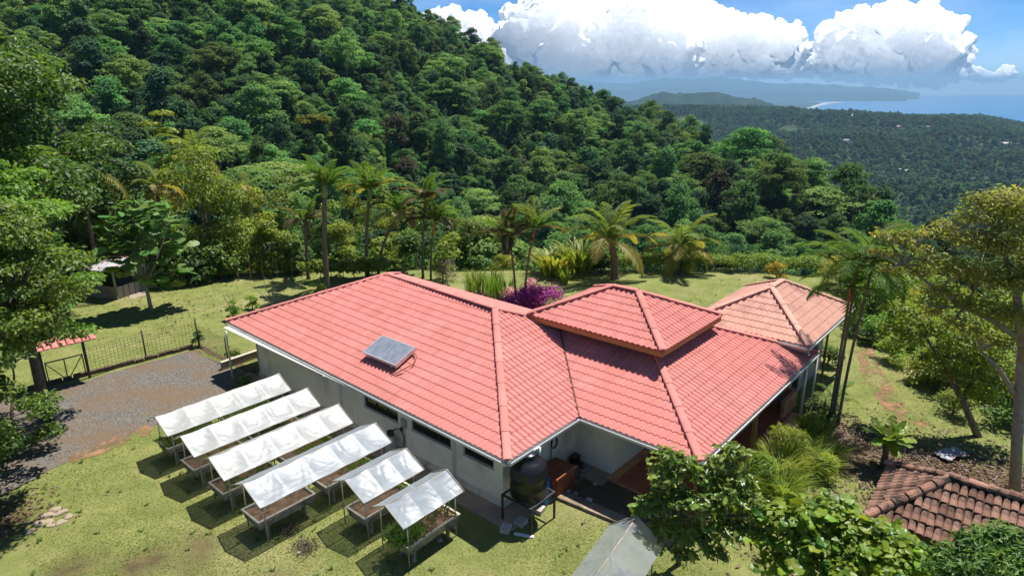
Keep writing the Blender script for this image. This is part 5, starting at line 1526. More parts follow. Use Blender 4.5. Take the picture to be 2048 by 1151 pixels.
def base_h(u, v, vtop, utop=None):
    b_ = W(u, v); d = math.hypot(b_.x, b_.y); b_.z = tz(b_.x, b_.y)
    tp = at(utop if utop is not None else u, vtop, d)
    return b_, tp.z, (tp.x - b_.x, tp.y - b_.y)

PG = 'slender garden palms behind the house'
for (u, v, ut, vt, L, nf, shaft, mats, lab, kw) in (
    (655, 580, 649, 392, 2.6, 14, 'green_shaft', ('palm', 'palm', 'palm'), 'tall dark green palm with thick trunk and drooping dark fronds left of the roof peak', dict(r=.2, shl=.7, arc=1.25)),
    (617, 558, 611, 440, 2.2, 9, None, ('palm', 'palm_brown'), 'shabby palm with brown hanging old leaves just left of the tall dark palm', dict(r=.13, boots=True)),
    (735, 552, 738, 400, 2.7, 14, 'green_shaft', ('palm', 'palm', 'palm', 'palm_dry'), 'tall palm with a bright yellow dying frond among its green ones', dict(r=.15)),
    (757, 552, 790, 442, 2.4, 12, 'green_shaft', ('palm', 'palm', 'palm_dry'), 'lower spreading palm with yellow-tipped arching fronds right of the tall yellow-fronded palm', dict(r=.12, arc=1.6)),
    (846, 556, 849, 422, 2.4, 11, 'red_shaft', ('palm', 'palm_brown', 'palm_brown'), 'taller red-stemmed palm with brownish fronds above the roof peak', dict(r=.09, shl=1.0, el=(80, 15))),
    (862, 560, 866, 466, 2.2, 11, 'red_shaft', ('palm', 'palm', 'palm_brown'), 'lower red-stemmed palm with green fronds above the roof peak', dict(r=.08, shl=1.0, el=(78, 10))),
    (1032, 614, 1022, 500, 2.0, 11, 'red_shaft', ('palm_brown', 'palm', 'palm_brown'), 'shorter orange-stemmed palm left of the purple flower bush', dict(r=.08, shl=1.1, el=(78, 5))),
    (1049, 614, 1064, 482, 2.2, 12, 'red_shaft', ('palm_pale', 'palm', 'palm_brown'), 'taller orange-stemmed palm with thin black trunk beside the purple flower bush', dict(r=.075, shl=.9, el=(80, 5)))):
    b_, h_, ln = base_h(u, v, vt, ut)
    kw = dict(dict(arc=1.05, ll=.66, pairs=32, wd=.095, droop=.38, el=(86, 18)), **kw)
    palm('slender_palm', lab, b_, h_, L, nf, PG, ln, shaft=shaft, mats=mats, seed=u, **kw)
for (u, v, ut, vt, L, nf, lab, kw) in (
    (1230, 557, 1220, 478, 4.0, 16, 'coconut palm with stout brown trunk and pale upright fronds at the lawn edge', dict(r=.3, mats=('palm_pale', 'palm_pale', 'palm_dry'), el=(86, 8), lean=None)),
    (1362, 542, 1361, 492, 3.3, 15, 'short coconut palm with golden drooping lower fronds behind the hedge', dict(r=.17, mats=('palm_pale', 'palm_pale', 'palm_dry', 'palm_dry'), el=(84, -20)))):
    b_, h_, ln = base_h(u, v, vt, ut); kw.pop('lean', None)
    palm('coconut_palm', lab, b_, h_, L, nf, 'coconut palms along the lawn edge', ln, arc=1.35, ll=.95, pairs=38, wd=.09, droop=.5, seed=u, **kw)
for (u, vt, d, L, lab, mats, sd) in ((155, 335, 50, 3.6, 'dark coconut palm with ragged fronds behind the big leafy tree at left', ('palm', 'palm', 'palm_dry'), 4),
    (390, 300, 59, 3.2, 'coconut palm with pale fronds standing behind the bright bushy tree', ('palm_pale', 'palm_pale', 'palm_dry'), 5),
    (312, 375, 52, 2.6, 'palm with golden dead fronds between the broad-leaved tree and the bushy tree', ('palm_pale', 'palm_dry', 'palm_dry'), 6),
    (486, 385, 57, 2.4, 'palm with orange dead fronds right of the bright bushy tree', ('palm_pale', 'palm_dry', 'palm_dry'), 8)):
    p = at(u, vt, d); gz = tz(p.x, p.y)
    palm('coconut_palm', lab, (p.x, p.y, gz), p.z - gz, L, 13, 'coconut palms at the forest edge', r=.16, mats=mats, arc=1.6, ll=.75, pairs=28, wd=.085, droop=.6, el=(80, -25), seed=sd)
for i, (u, v, ut, vt, L, lab) in enumerate(((1658, 850, 1698, 600, 1.9, 'lowest of the three slim palms with leaning dark stems beside the annex'), (1664, 850, 1712, 555, 2.1, 'middle slim palm of the cluster with leaning stems beside the annex'), (1676, 848, 1744, 540, 2.1, 'rightmost slim palm of the cluster with leaning stems beside the annex'))):
    b_ = W(u, v); d = math.hypot(b_.x, b_.y); tp = at(ut, vt, d + .2)
    palm('slender_palm', lab, b_, tp.z, L + .15, 14, 'palm cluster beside the annex', (tp.x - b_.x, tp.y - b_.y), r=.06, shaft=['red_shaft', 'green_shaft', 'green_shaft'][i], shl=.55, mats=('palm',), arc=1.35, ll=.5, pairs=24, wd=.05, droop=.3, el=(75, -5), seed=40 + i)
for (u, v, h_, L, lab) in ((1662, 822, .5, 1.1, 'small young palm at the foot of the palm cluster'), (1612, 735, .8, 1.2, 'small young palm against the wall under the annex'), (1985, 800, 1.2, 2.0, 'dark young palm under the large olive tree')):
    palm('young_palm', lab, W(u, v), h_, L, 9, 'young palms at right', r=.05, mats=('palm', 'palm_pale'), arc=1.3, ll=.35, pairs=16, wd=.045, el=(80, 15), seed=u)

# ------------------------------------------------------------------ trees
def ground_at(u, d):
    p = at(u, 600, d); return Vector((p.x, p.y, tz(p.x, p.y)))
def top_h(u, vtop, d): p = at(u, vtop, d); return p.z - tz(p.x, p.y)
def T(name, label, u, d, vtop, Rr, mk, n, L, Wd, seed, group=None, **kw):
    g = np.random.default_rng(seed)
    return make_tree(name, label, 'tree', ground_at(u, d), top_h(u, vtop, d), Rr, g, G[mk], kw.pop('bark', BK), n, L, Wd, group=group, **kw)

T('giant_tree', 'very tall leafy forest tree filling the top left corner', 45, 46, -120, 6.2, 'mid', 22000, .29, .17, 11, trunk=.25, npuff=46, size=.27, flat=.6, r0=.4)
T('giant_tree', 'very tall dark tree at the left edge behind the corner tree', -150, 44, -140, 6.5, 'dark', 9000, .40, .25, 12, trunk=.25, npuff=40, size=.28, r0=.4)
T('giant_tree', 'tall shaded tree below the corner tree, behind the dark palm', 150, 52, 130, 4.6, 'dark', 8000, .32, .2, 13, trunk=.2, npuff=34, size=.3, r0=.3)
T('leafy_tree', 'bright yellow-green layered tree at the left edge', 38, 31, 240, 2.9, 'bright', 13000, .19, .11, 14, trunk=.28, npuff=34, size=.27, flat=.38, r0=.2)
T('leafy_tree', 'large dense green tree at the left edge beside the tiled gate', -165, 26.0, 372, 2.6, 'mid', 24000, .155, .09, 15, lean=(2.7, 0), trunk=.5, npuff=70, size=.27, inner=.35, flat=.5, top=.35, r0=.24, nl=14)
T('leafy_tree', 'lower leafy tree under the large one at the left edge, left of the gate', -150, 29.0, 575, 2.1, 'mid', 9000, .17, .10, 151, lean=(1.7, 0), trunk=.05, npuff=34, size=.3, inner=.35, r0=.14)
T('leafy_tree', 'dark leafy tree leaning in over the gravel at the left edge', -290, 26.5, 450, 2.4, 'mid', 7000, .20, .125, 16, trunk=.1, npuff=32, size=.28, flat=.5, r0=.2)
T('leafy_tree', 'tall tree mostly outside the picture at the lower left, shading the drive', -400, 22.5, 400, 3.6, 'mid', 7000, .24, .15, 17, trunk=.3, npuff=36, size=.27, flat=.5, r0=.24)
T('dark_tree', 'dark glossy tree behind the broad-leaved tree and the pen', 262, 53, 225, 3.4, 'dark', 7000, .28, .17, 18, trunk=.12, npuff=30, r0=.2)
T('bushy_tree', 'bright bushy tree with drooping leaves beside the broad-leaved tree', 432, 52, 268, 3.3, 'bright', 10000, .26, .11, 19, trunk=.12, npuff=36, size=.32, flat=.85, droop=.9, r0=.22)
T('emergent_tree', 'pale tiered tree rising behind the bright bushy tree', 385, 64, 212, 2.6, 'yellowish', 2600, .34, .2, 20, trunk=.5, npuff=18, size=.3, flat=.35, r0=.14, bark=BP)
row = [(470, 54, 395, 1.9, 'mid'), (520, 56, 350, 2.2, 'yellowish'), (552, 50, 435, 1.6, 'bright'), (588, 55, 330, 2.4, 'mid'), (600, 50, 470, 1.3, 'mid'), (672, 56, 395, 2.2, 'mid'), (690, 51, 440, 1.6, 'yellowish'), (722, 60, 318, 2.4, 'yellowish'),
       (765, 61, 300, 2.2, 'yellowish'), (800, 58, 345, 2.3, 'yellowish'), (775, 51, 470, 1.5, 'bright'), (820, 52, 450, 1.8, 'mid'), (865, 57, 380, 2.3, 'mid'), (905, 60, 365, 2.4, 'bright'), (900, 52, 455, 1.9, 'bright'), (945, 58, 405, 2.5, 'mid'), (960, 51, 500, 1.4, 'mid'), (1000, 60, 430, 2.2, 'bright'), (1010, 52, 490, 1.5, 'yellowish'), (1075, 58, 450, 2.0, 'mid'), (1140, 60, 470, 2.0, 'mid'), (640, 62, 400, 2.6, 'dark'), (845, 62, 400, 2.6, 'dark'), (500, 62, 330, 2.8, 'dark'), (330, 60, 300, 3.0, 'mid'), (215, 58, 330, 3.0, 'dark'), (360, 50, 470, 1.6, 'mid'), (395, 50, 500, 1.5, 'dark'), (450, 50, 490, 1.4, 'mid')]
cn = {'mid': 'mid-green', 'bright': 'bright green', 'yellowish': 'feathery yellow-green', 'dark': 'dark green'}
lm = [(300, 'behind the pen'), (420, 'behind the bright bushy tree'), (540, 'at the left end of the palm row'), (640, 'left of the tall dark palm'), (740, 'behind the yellow-fronded palm'), (840, 'behind the red-stemmed palms'), (930, 'right of the red-stemmed palms'), (1030, 'behind the reeds'), (2000, 'left of the coconut palms')]
for i, (u, d, vt, r_, mk) in enumerate(row):
    wh = next(s for x, s in lm if u <= x)
    hh = top_h(u, vt, d)
    T('edge_tree', ('tall ' if hh > 7.5 else 'low ' if hh < 4.5 else '') + '%s bushy tree %s' % (cn[mk], wh), u, d, vt, r_, mk, 3800, .24, .11 if mk == 'yellowish' else .15, 300 + i, 'bushy trees along the forest edge', trunk=.08, npuff=22, size=.36, flat=.8, r0=.1, droop=.4)

# broad-leaved tree with single large leaves
def broad_leaf(matl, n_v=3, L=.55, wd=.42, lobes=5, seed=0):
    out = []
    for k in range(n_v):
        g = np.random.default_rng(seed + k); mb = MB(); vs = [(0, 0, 0)]; m_ = lobes * 2 + 1
        rim = []
        for i in range(m_ + 1):
            a = math.pi * i / m_; x = L * (.5 - .5 * math.cos(a)); w_ = wd * .5 * max(0.0, math.sin(a)) ** .8 * (1.0 if i % 2 else .78)
            rim.append((x, w_))
        mid = [(x, 0, -.12 * L * (x / L) ** 2) for x, w_ in rim]
        lf = [(x - .03 * L, w_, .10 * w_ - .12 * L * (x / L) ** 2 + .02 * g.normal()) for x, w_ in rim]; rt = [(x - .03 * L, -w_, .10 * w_ - .12 * L * (x / L) ** 2 + .02 * g.normal()) for x, w_ in rim]
        n = len(rim); fs = []
        for i in range(n - 1): fs += [(i, i + 1, n + i + 1, n + i), (i + 1, i, 2 * n + i, 2 * n + i + 1)]
        mb.add(mid + lf + rt, fs, 0, g.random()); o = mb.build('leaf', matl); out.append(o.data); bpy.data.objects.remove(o)
    return out

def leaf_parts(root, puffs, n, meshes, g, up=.5, droop=.35, smin=.7, smax=1.25, rose=0):
    C = [p for p in puffs]
    w = np.array([p[1][0] ** 2 for p in C]); w /= w.sum()
    made = 0
    while made < n:
        k = g.choice(len(C), p=w); c, rd = C[k]
        d = unit(g.normal(size=3)); d[2] = abs(d[2]) if g.random() < .75 else d[2]
        p = Vector(c) + Vector(d * np.array(rd) * (.65 + .4 * g.random()))
        for q_ in range(1 if not rose else rose):
            az_ = math.atan2(d[1], d[0]) + g.normal() * .5 if not rose else q_ * 6.28 / rose + g.normal() * .2
            el_ = R(15) - droop * (.5 + g.random()) + .35 * d[2]
            s_ = smin + (smax - smin) * g.random()
            o = bpy.data.objects.new('leaf', meshes[g.integers(len(meshes))]); COL.objects.link(o); o.parent = root
            o.matrix_local = Matrix.Translation(p) @ Matrix.Rotation(az_, 4, 'Z') @ Matrix.Rotation(-el_, 4, 'Y') @ Matrix.Rotation(g.normal() * .45, 4, 'X') @ Matrix.Diagonal((s_, s_, s_, 1))
            made += 1

g = np.random.default_rng(21)
b0 = W(303, 622); d0 = math.hypot(b0.x, b0.y)
bt = thing('broad_leaved_tree', 'small tree with very large glossy leaves and a dark shadow on the lawn', 'tree', b0)
pf = []
for (u, v, dd, r_) in ((285, 440, 0, .8), (235, 450, .3, .7), (330, 455, -.3, .8), (360, 500, .2, .7), (225, 500, -.4, .6), (265, 500, -.6, .8), (310, 510, .4, .8), (345, 545, -.3, .6), (245, 535, .5, .5), (300, 560, -.4, .6), (325, 575, -.5, .5), (290, 475, .7, .9), (205, 520, .2, .45), (270, 415, .2, .5), (340, 420, 0, .5)):
    p = at(u, v, d0 + dd) - b0; pf.append(((p.x, p.y, p.z), (r_, r_, r_ * .75)))
limb_mb(g, 2.0, pf, .12, (-.1, 0), 14).build('trunk', BP, bt, smooth=True)
leaf_parts(bt, pf, 290, broad_leaf(G['broad'], 4, .80, .56, 5, 1), g, droop=.3)

# large olive tree at right with visible limbs
def placed_tree(name, label, base, puffs_px, mk, n, L, Wd, seed, r0, bark, limbs, inner=.4, cat='tree', flat=.55, trunk_pts=None, up=.7, droop=.25):
    g = np.random.default_rng(seed); t = thing(name, label, cat, base)
    bd = Vector(base); pf = []
    for (u, v, d, r_) in puffs_px:
        p = at(u, v, d) - bd; pf.append(((p.x, p.y, p.z), (r_, r_, r_ * flat)))
    mb = MB()
    for pts, ra, rb in limbs:
        q_ = [(Vector(p) - bd) if not isinstance(p, tuple) or len(p) == 3 else None for p in pts]
        mb.tube(q_, list(np.linspace(ra, rb, len(q_))), 8)
    ends = [Vector(p) - bd for pts, _, _ in limbs for p in pts[1:]]
    for c, rd in pf:
        c = Vector(c); e = min(ends, key=lambda k: (k - c).length + max(0, k.z - c.z) * .8)
        m_ = e.lerp(c, .5) + Vector((g.normal() * .1, g.normal() * .1, .1)); mb.tube([e, m_, c], [r0 * .18, r0 * .12, r0 * .04], 5)
        for q_ in range(3):
            c2 = c + Vector(g.normal(size=3) * np.array(rd) * .6); mb.tube([m_, c2], [r0 * .07, r0 * .02], 4)
    mb.build('trunk', bark, t, smooth=True)
    V, F, Tt_ = puff_leaves(pf, n, L, Wd, g, up, droop, inner)
    mesh_obj('crown', np_mesh('crown', V, F, G[mk], Tt_), t)
    return t, pf

B1 = W(2030, 1012)
limbs = [([B1 + Vector((0, 0, -.2)), at(2034, 880, 24.0), at(2040, 760, 23.6), at(2044, 680, 23.4)], .17, .12),
         ([at(2044, 680, 23.4), at(1985, 640, 23.0), at(1930, 615, 22.6), at(1880, 585, 22.2), at(1810, 530, 21.8)], .10, .03),
         ([at(2044, 690, 23.4), at(2030, 560, 23.2), at(1990, 470, 23.0)], .14, .05),
         ([at(2044, 720, 23.5), at(2100, 600, 23.0), at(2110, 480, 23.0)], .15, .06),
         ([at(2036, 800, 23.8), at(2000, 740, 23.0), at(1960, 700, 22.6)], .09, .03)]
pxs = [(1990, 415, 23.2, .75), (1945, 440, 22.8, .65), (2030, 430, 23.4, .9), (1915, 480, 22.6, .6), (1965, 490, 22.8, .8), (2020, 500, 23, .9), (2060, 460, 23.4, 1.0), (1830, 500, 21.9, .45), (1790, 480, 21.7, .4), (1865, 520, 22.1, .6), (1905, 545, 22.3, .65), (1960, 555, 22.6, .8), (2015, 570, 22.8, .9), (2060, 560, 23, 1.0), (1835, 545, 21.9, .5), (1880, 585, 22.2, .55), (1930, 610, 22.5, .6), (1985, 625, 22.8, .7), (2040, 640, 23, .8), (1780, 510, 21.8, .3), (1810, 470, 21.7, .3), (2000, 690, 22.8, .5), (1955, 400, 22.9, .4), (2090, 520, 23.4, 1.0), (1885, 455, 22.6, .4), (1760, 470, 21.7, .25), (1775, 540, 21.8, .3), (1745, 505, 21.6, .25), (1850, 470, 22.2, .35), (1905, 650, 22.4, .45), (1865, 625, 22.2, .4), (1950, 665, 22.6, .5), (2020, 400, 23.2, .6)]
placed_tree('olive_tree', 'large sparse olive-yellow tree with a bent limb at the right edge', B1, pxs, 'olive', 12500, .14, .052, 31, .30, M['bark_pale'], limbs, flat=.75, up=.55, inner=.15)
B2 = W(1962, 872)
limbs = [([B2 + Vector((0, 0, -.2)), at(1925, 800, 28.5), at(1885, 730, 28.2), at(1850, 670, 28)], .15, .05), ([at(1925, 800, 28.5), at(1960, 720, 28.6), at(1985, 660, 28.5)], .09, .04)]
pxs = [(1840, 640, 28, .8), (1800, 620, 28.5, .7), (1880, 660, 28, .8), (1915, 690, 28.2, .8), (1960, 680, 28.5, .9), (1870, 720, 28, .7), (1930, 750, 28.2, .8), (1990, 720, 28.6, .9), (1820, 680, 27.8, .6), (1960, 790, 28.3, .7), (1790, 660, 28.4, .6), (2020, 770, 28.5, .9)]
placed_tree('leaning_tree', 'sparse green tree with a trunk leaning left, under the olive tree', B2, pxs, 'bright', 4200, .19, .09, 32, .16, BK, limbs, flat=.6)

# shrub tree in front of the porch, leaves large enough to tell apart
B3 = W(1357, 1128)
limbs = [([B3 + Vector((0, 0, -.1)), at(1360, 1060, 16.2), at(1362, 1010, 16.1)], .085, .06), ([at(1362, 1010, 16.1), at(1350, 950, 16.0), at(1338, 905, 16)], .045, .02), ([at(1362, 1010, 16.1), at(1420, 960, 16.2), at(1450, 915, 16.3)], .045, .02), ([at(1360, 1040, 16.2), at(1310, 1020, 15.9)], .04, .02), ([at(1360, 1050, 16.2), at(1440, 1030, 15.9), at(1500, 1030, 15.8)], .04, .02)]
pxs = [(1340, 915, 16, .36), (1330, 950, 15.9, .45), (1370, 935, 16.1, .4), (1440, 930, 16.3, .38), (1470, 905, 16.4, .33), (1410, 955, 16.2, .45), (1300, 1010, 15.8, .38), (1275, 1020, 15.8, .22), (1350, 1000, 15.8, .55), (1410, 1010, 15.7, .55), (1460, 985, 15.9, .5), (1500, 1010, 15.8, .45), (1540, 1030, 15.8, .35), (1330, 1060, 15.6, .4), (1390, 1070, 15.5, .5), (1450, 1060, 15.5, .5), (1500, 1065, 15.5, .4), (1430, 1105, 15.3, .35), (1370, 1110, 15.4, .3), (1485, 960, 16.1, .35), (1560, 1010, 15.9, .2)]
st_, pf3 = placed_tree('shrub_tree', 'small glossy-leaved tree standing in front of the porch corner', B3, pxs, 'glossy', 3600, .22, .085, 33, .09, BK, limbs, flat=.75, inner=.35, up=.5, droop=.5)
leaf_parts(st_, pf3, 270, broad_leaf(G['glossy'], 4, .30, .125, 3, 9), np.random.default_rng(34), droop=.5)

B4 = W(1700, 1120)
pxs = [(1560, 1040, 15.4, .45), (1610, 1030, 15.6, .5), (1660, 1020, 15.8, .45), (1700, 1050, 15.6, .5), (1590, 1090, 15.1, .5), (1650, 1085, 15.2, .55), (1720, 1095, 15.2, .5), (1770, 1085, 15.4, .5), (1815, 1105, 15.3, .4), (1550, 1130, 14.8, .45), (1620, 1140, 14.7, .5), (1700, 1145, 14.7, .5), (1780, 1140, 14.8, .5), (1840, 1125, 15.2, .3), (1530, 1080, 15.1, .3), (1750, 1060, 15.5, .3)]
limbs = [([B4 + Vector((0, 0, -.1)), at(1690, 1110, 15.3), at(1640, 1060, 15.4), at(1600, 1050, 15.4)], .05, .02), ([B4, at(1760, 1110, 15.2), at(1800, 1105, 15.2)], .04, .02), ([B4, at(1600, 1130, 14.9), at(1560, 1110, 15)], .04, .02)]
vt_, pf4 = placed_tree('broad_leaf_vine', 'bright lime-green vine with broad rounded leaves in front of the old shed', B4, pxs, 'vine', 2600, .17, .13, 35, .05, BK, limbs, flat=.8, inner=.3, up=.9, droop=.3, cat='vine')
leaf_parts(vt_, pf4, 290, broad_leaf(G['vine'], 4, .30, .27, 2, 15), np.random.default_rng(36), droop=.4)

B5 = W(1975, 1148)
pxs = [(1900, 1110, 14.2, .35), (1950, 1090, 14.4, .4), (2000, 1085, 14.6, .45), (2040, 1095, 14.6, .45), (1900, 1145, 13.8, .4), (1960, 1140, 13.9, .45), (2020, 1140, 14, .45), (2060, 1130, 14.2, .4), (1870, 1135, 14, .25)]
limbs = [([B5 + Vector((0, 0, -.1)), at(1960, 1110, 14.2)], .04, .02), ([B5, at(2020, 1105, 14.3)], .04, .02)]
placed_tree('leafy_shrub', 'deep green shrub with pointed leaves in the bottom right corner', B5, pxs, 'mid', 4500, .17, .05, 37, .05, BK, limbs, flat=.8, inner=.3, droop=.5, cat='shrub')

# small far houses on the lowland
gh = np.random.default_rng(64)
for i, (u, v, d) in enumerate(((1806, 342, 1350), (1780, 276, 2050), (1795, 279, 2000), (1700, 272, 2150), (1830, 262, 2350), (1905, 268, 2250), (1960, 285, 1950), (2010, 300, 1750), (1880, 305, 1650), (1740, 300, 1700), (1690, 318, 1500), (1985, 262, 2350), (1650, 285, 1900), (1925, 330, 1450), (1855, 281, 1980))):
    p = at(u, v, d); x_, y_ = p.x, p.y
    t = thing('distant_house', ['white', 'pale', 'small'][i % 3] + ' far-off house among the trees on the lowland', 'house', (x_, y_, tz(x_, y_) + 5.0), gh.random() * 3, 'far-off houses on the lowland')
    s_ = 7 + 5 * gh.random()
    MB().box((0, 0, 2), (s_ * 1.5, s_, 5)).build('wall', M['white_paint'], t)
    mb = MB(); a_, b_ = s_ * .85, s_ * .6
    mb.add([(-a_, -b_, 4.51), (a_, -b_, 4.51), (a_, b_, 4.51), (-a_, b_, 4.51), (-a_, 0, 7), (a_, 0, 7)], [(0, 1, 5, 4), (2, 3, 4, 5), (0, 4, 3), (1, 2, 5), (3, 2, 1, 0)]); mb.build('roof', [M['white_paint'], M['zinc'], M['tile_pale']][i % 3], t)

# lobed-leaf plant on a short trunk
B6 = W(1765, 936); fp = thing('papaya_plant', 'short thick-stemmed plant with a rosette of big bright leaves on the slope at right', 'plant', B6)
MB().tube([(0, 0, -.1), (.02, 0, .5), (-.02, .02, 1.15)], [.13, .11, .09], 8).build('trunk', BK, fp, smooth=True)
fl_ = broad_leaf(G['vine'], 3, .95, .42, 6, 51)
for i in range(17):
    o = bpy.data.objects.new('leaf', fl_[i % 3]); COL.objects.link(o); o.parent = fp
    o.matrix_local = Matrix.Translation((0, 0, 1.12 + .02 * (i % 5))) @ Matrix.Rotation(i * 2.4, 4, 'Z') @ Matrix.Rotation(-R(62 - 4.2 * i), 4, 'Y') @ Matrix.Rotation(.3 * math.sin(i), 4, 'X')

# ------------------------------------------------------------------ bushes, hedges, canes, flowers
def bush(name, label, u, v, r_, h, mk, n, L, Wd, seed, cat='bush', group=None, npuff=9, flat=.8, stretch=(1, 1)):
    g = np.random.default_rng(seed); b_ = W(u, v); b_.z = tz(b_.x, b_.y)
    t = thing(name, label, cat, b_, 0, group)
    pf = dome_puffs(g, r_, h, npuff, .12 * h, .45, flat, .2)
    pf = [((c[0] * stretch[0], c[1] * stretch[1], c[2]), s) for c, s in pf]
    limb_mb(g, h * .35, pf, .035 + .015 * r_, nl=6).build('stem', BK, t, smooth=True)
    V, F, T_ = puff_leaves(pf, n, L, Wd, g, inner=.4)
    mesh_obj('foliage', np_mesh('foliage', V, F, G[mk], T_), t); return t

for i, a in enumerate((
    ('flowering_bush', 'low purple bougainvillea bush in full flower behind the roof valley', 1075, 618, 1.7, 1.05, 'purple', 5000, .12, .10),
    ('flower_bush', 'pink and white flowering bush left of the purple bush', 1016, 604, .8, 1.1, 'pink', 900, .10, .08),
    ('flower_bush', 'small green bush with red and pink flowers behind the purple bush', 1060, 588, .7, 1.0, 'pink', 500, .10, .08),
    ('dark_bush', 'rounded dark green bush at the foot of the stout coconut palm', 1203, 546, 1.0, 1.4, 'dark', 1800, .15, .09),
    ('yellow_shrub', 'small yellow-green shrub in front of the hedge, left of the golden one', 1460, 544, .55, .9, 'yellowish', 700, .14, .06),
    ('yellow_shrub', 'bright golden yellow round shrub on the far lawn', 1553, 555, .75, 1.0, 'gold', 1000, .14, .06),
    ('yellow_shrub', 'tiny lime shrub at the right end of the far lawn', 1653, 579, .42, .6, 'gold', 400, .12, .06),
    ('ginger_plant', 'tall yellow-green leafy plant in front of the golden-fronded coconut palm', 1357, 548, 1.2, 1.9, 'yellowish', 1100, .36, .09),
    ('grey_bush', 'greyish brown leafless-looking bush behind the roof peak', 886, 566, 1.0, 1.6, 'grey', 1500, .14, .05),
    ('small_bush', 'low yellow-green bush beside the tall dark palm trunk', 634, 588, .6, .8, 'yellowish', 600, .13, .07),
    ('small_bush', 'dark leafy bush below the yellow-fronded palm', 800, 552, 1.0, 1.3, 'mid', 1300, .16, .1),
    ('small_bush', 'bright green upright shrub behind the left corner of the roof', 466, 640, .45, 1.2, 'bright', 600, .15, .07),
    ('small_bush', 'lime-leaved shrub behind the roof edge near the bare sapling', 505, 618, .5, .8, 'bright', 500, .14, .07),
    ('small_bush', 'leafy bush between drive fence and house corner', 472, 724, .5, .7, 'mid', 500, .12, .06),
    ('flower_bush', 'small bush with orange flowers at the house end of the first cover', 492, 770, .4, .55, 'mid', 420, .10, .05),
    ('yellow_shrub', 'yellow-green bush with a dark shadow beside the path at right', 1782, 722, 1.0, 1.1, 'yellowish', 1500, .15, .07),
    ('small_bush', 'green bush beside the right corner of the annex', 1700, 668, .8, 1.1, 'mid', 900, .15, .08),
    ('small_bush', 'leafy bush under the annex roof beside the downpipe', 1655, 730, .8, 1.2, 'mid', 1000, .15, .08),
    ('small_bush', 'dark low bush at the foot of the palm cluster', 1640, 842, .7, .8, 'dark', 900, .13, .07),
    ('small_bush', 'green bush at the far side of the path', 1768, 640, 1.1, 1.4, 'mid', 1500, .17, .09),
    ('small_bush', 'bright green bush on the slope right of the annex', 1735, 618, 1.0, 1.4, 'bright', 1200, .17, .09),
    ('small_bush', 'dark bush between palm cluster and path', 1740, 690, .6, .8, 'dark', 700, .14, .07),
    ('small_bush', 'low olive bush on the slope beyond the crumpled sheet', 1905, 830, .9, .9, 'olive', 900, .15, .07),
    ('small_bush', 'bushy dark green shrub at the right edge beyond the olive tree', 2010, 850, 1.2, 1.5, 'mid', 1500, .18, .09),
    ('small_bush', 'yellowish bush under the olive tree near the path', 1850, 770, 1.0, 1.2, 'yellowish', 1300, .16, .07),
    ('bamboo_bush', 'feathery yellow-green bamboo bush along the porch edge, nearest the shrub tree', 1515, 990, .75, 1.3, 'bright', 2600, .20, .03),
    ('bamboo_bush', 'largest feathery bamboo bush halfway along the porch edge', 1570, 945, .85, 1.5, 'yellowish', 3200, .20, .03),
    ('bamboo_bush', 'feathery bamboo bush at the far end of the porch edge', 1622, 900, .7, 1.2, 'bright', 2400, .19, .03),
    ('bamboo_bush', 'low feathery bush on the grass right of the bamboo', 1640, 960, .7, .8, 'yellowish', 1800, .17, .03),
    ('small_bush', 'small dark climbing bush on the corner fence post', 400, 694, .35, .9, 'dark', 420, .11, .06))):
    bush(*a[:10], seed=500 + i, group=None, npuff=18 if i == 0 else 9, stretch=(1.25, .9) if i == 0 else (1, 1))
# mixed bushes on the slope below the far right side of the lawn
rb = np.random.default_rng(88)
k_ = 0
for i in range(30):
    u = 1690 + 400 * rb.random(); d = 30 + 26 * rb.random()
    p = at(u, 600, d)
    if pad_d(np.array([p.x]), np.array([p.y]))[0] < -7 or u < 1660: continue
    mk = ['bright', 'olive', 'mid', 'bright', 'yellowish'][i % 5]; r_ = 1.2 + 1.3 * rb.random()
    hb = 1.6 + 2.4 * rb.random(); zn = next(s for a, s in ((1760, 'beyond the palm cluster'), (1850, 'beyond the end of the path'), (1950, 'behind the leaning tree'), (9999, 'behind the olive tree')) if u < a)
    t = make_tree('slope_bush', '%s %s bush %s, %s on the overgrown slope' % ('tall' if hb > 2.9 else 'low', dict(cn, olive='olive')[mk], zn, 'farther down' if d > 43 else 'high up'), 'bush', (p.x, p.y, tz(p.x, p.y) - .1), hb, r_, np.random.default_rng(900 + i), G[mk], BK, 2600, .2, .1, npuff=16, trunk=.05, r0=.06, group='bushes on the overgrown slope', size=.4, flat=.75)

def hedge(label, p0, p1, w, h, mk, n, seed, L=.14, Wd=.08):
    g = np.random.default_rng(seed); p0, p1 = Vector(p0), Vector(p1)
    t = thing('hedge', label, 'hedge', (p0.x, p0.y, tz(p0.x, p0.y)), math.atan2((p1 - p0).y, (p1 - p0).x))
    Lg = (p1 - p0).length; pf = []
    k = int(Lg / (w * .45))
    for i in range(k * 2): pf.append(((Lg * (i + g.random()) / (k * 2), g.normal() * w * .15, h * (.35 + .3 * g.random())), (w * .5, w * .45, h * (.33 + .12 * g.random()))))
    mb = MB()
    for i in range(int(Lg / .8)): mb.tube([(i * .8 + .2, 0, -.2), (i * .8 + .2 + g.normal() * .1, g.normal() * .1, h * .6)], [.04, .015], 5)
    mb.build('stems', BK, t)
    V, F, T_ = puff_leaves(pf, n, L, Wd, g, inner=.5)
    mesh_obj('foliage', np_mesh('foliage', V, F, G[mk], T_), t); return t
hedge('long clipped green hedge along the far edge of the back lawn', W(1180, 541), W(1425, 538), 1.4, 1.45, 'bright', 9000, 1)
hedge('right part of the far hedge, paler on top, ending at the slope', W(1425, 538), W(1650, 548), 1.4, 1.35, 'bright', 8500, 2)
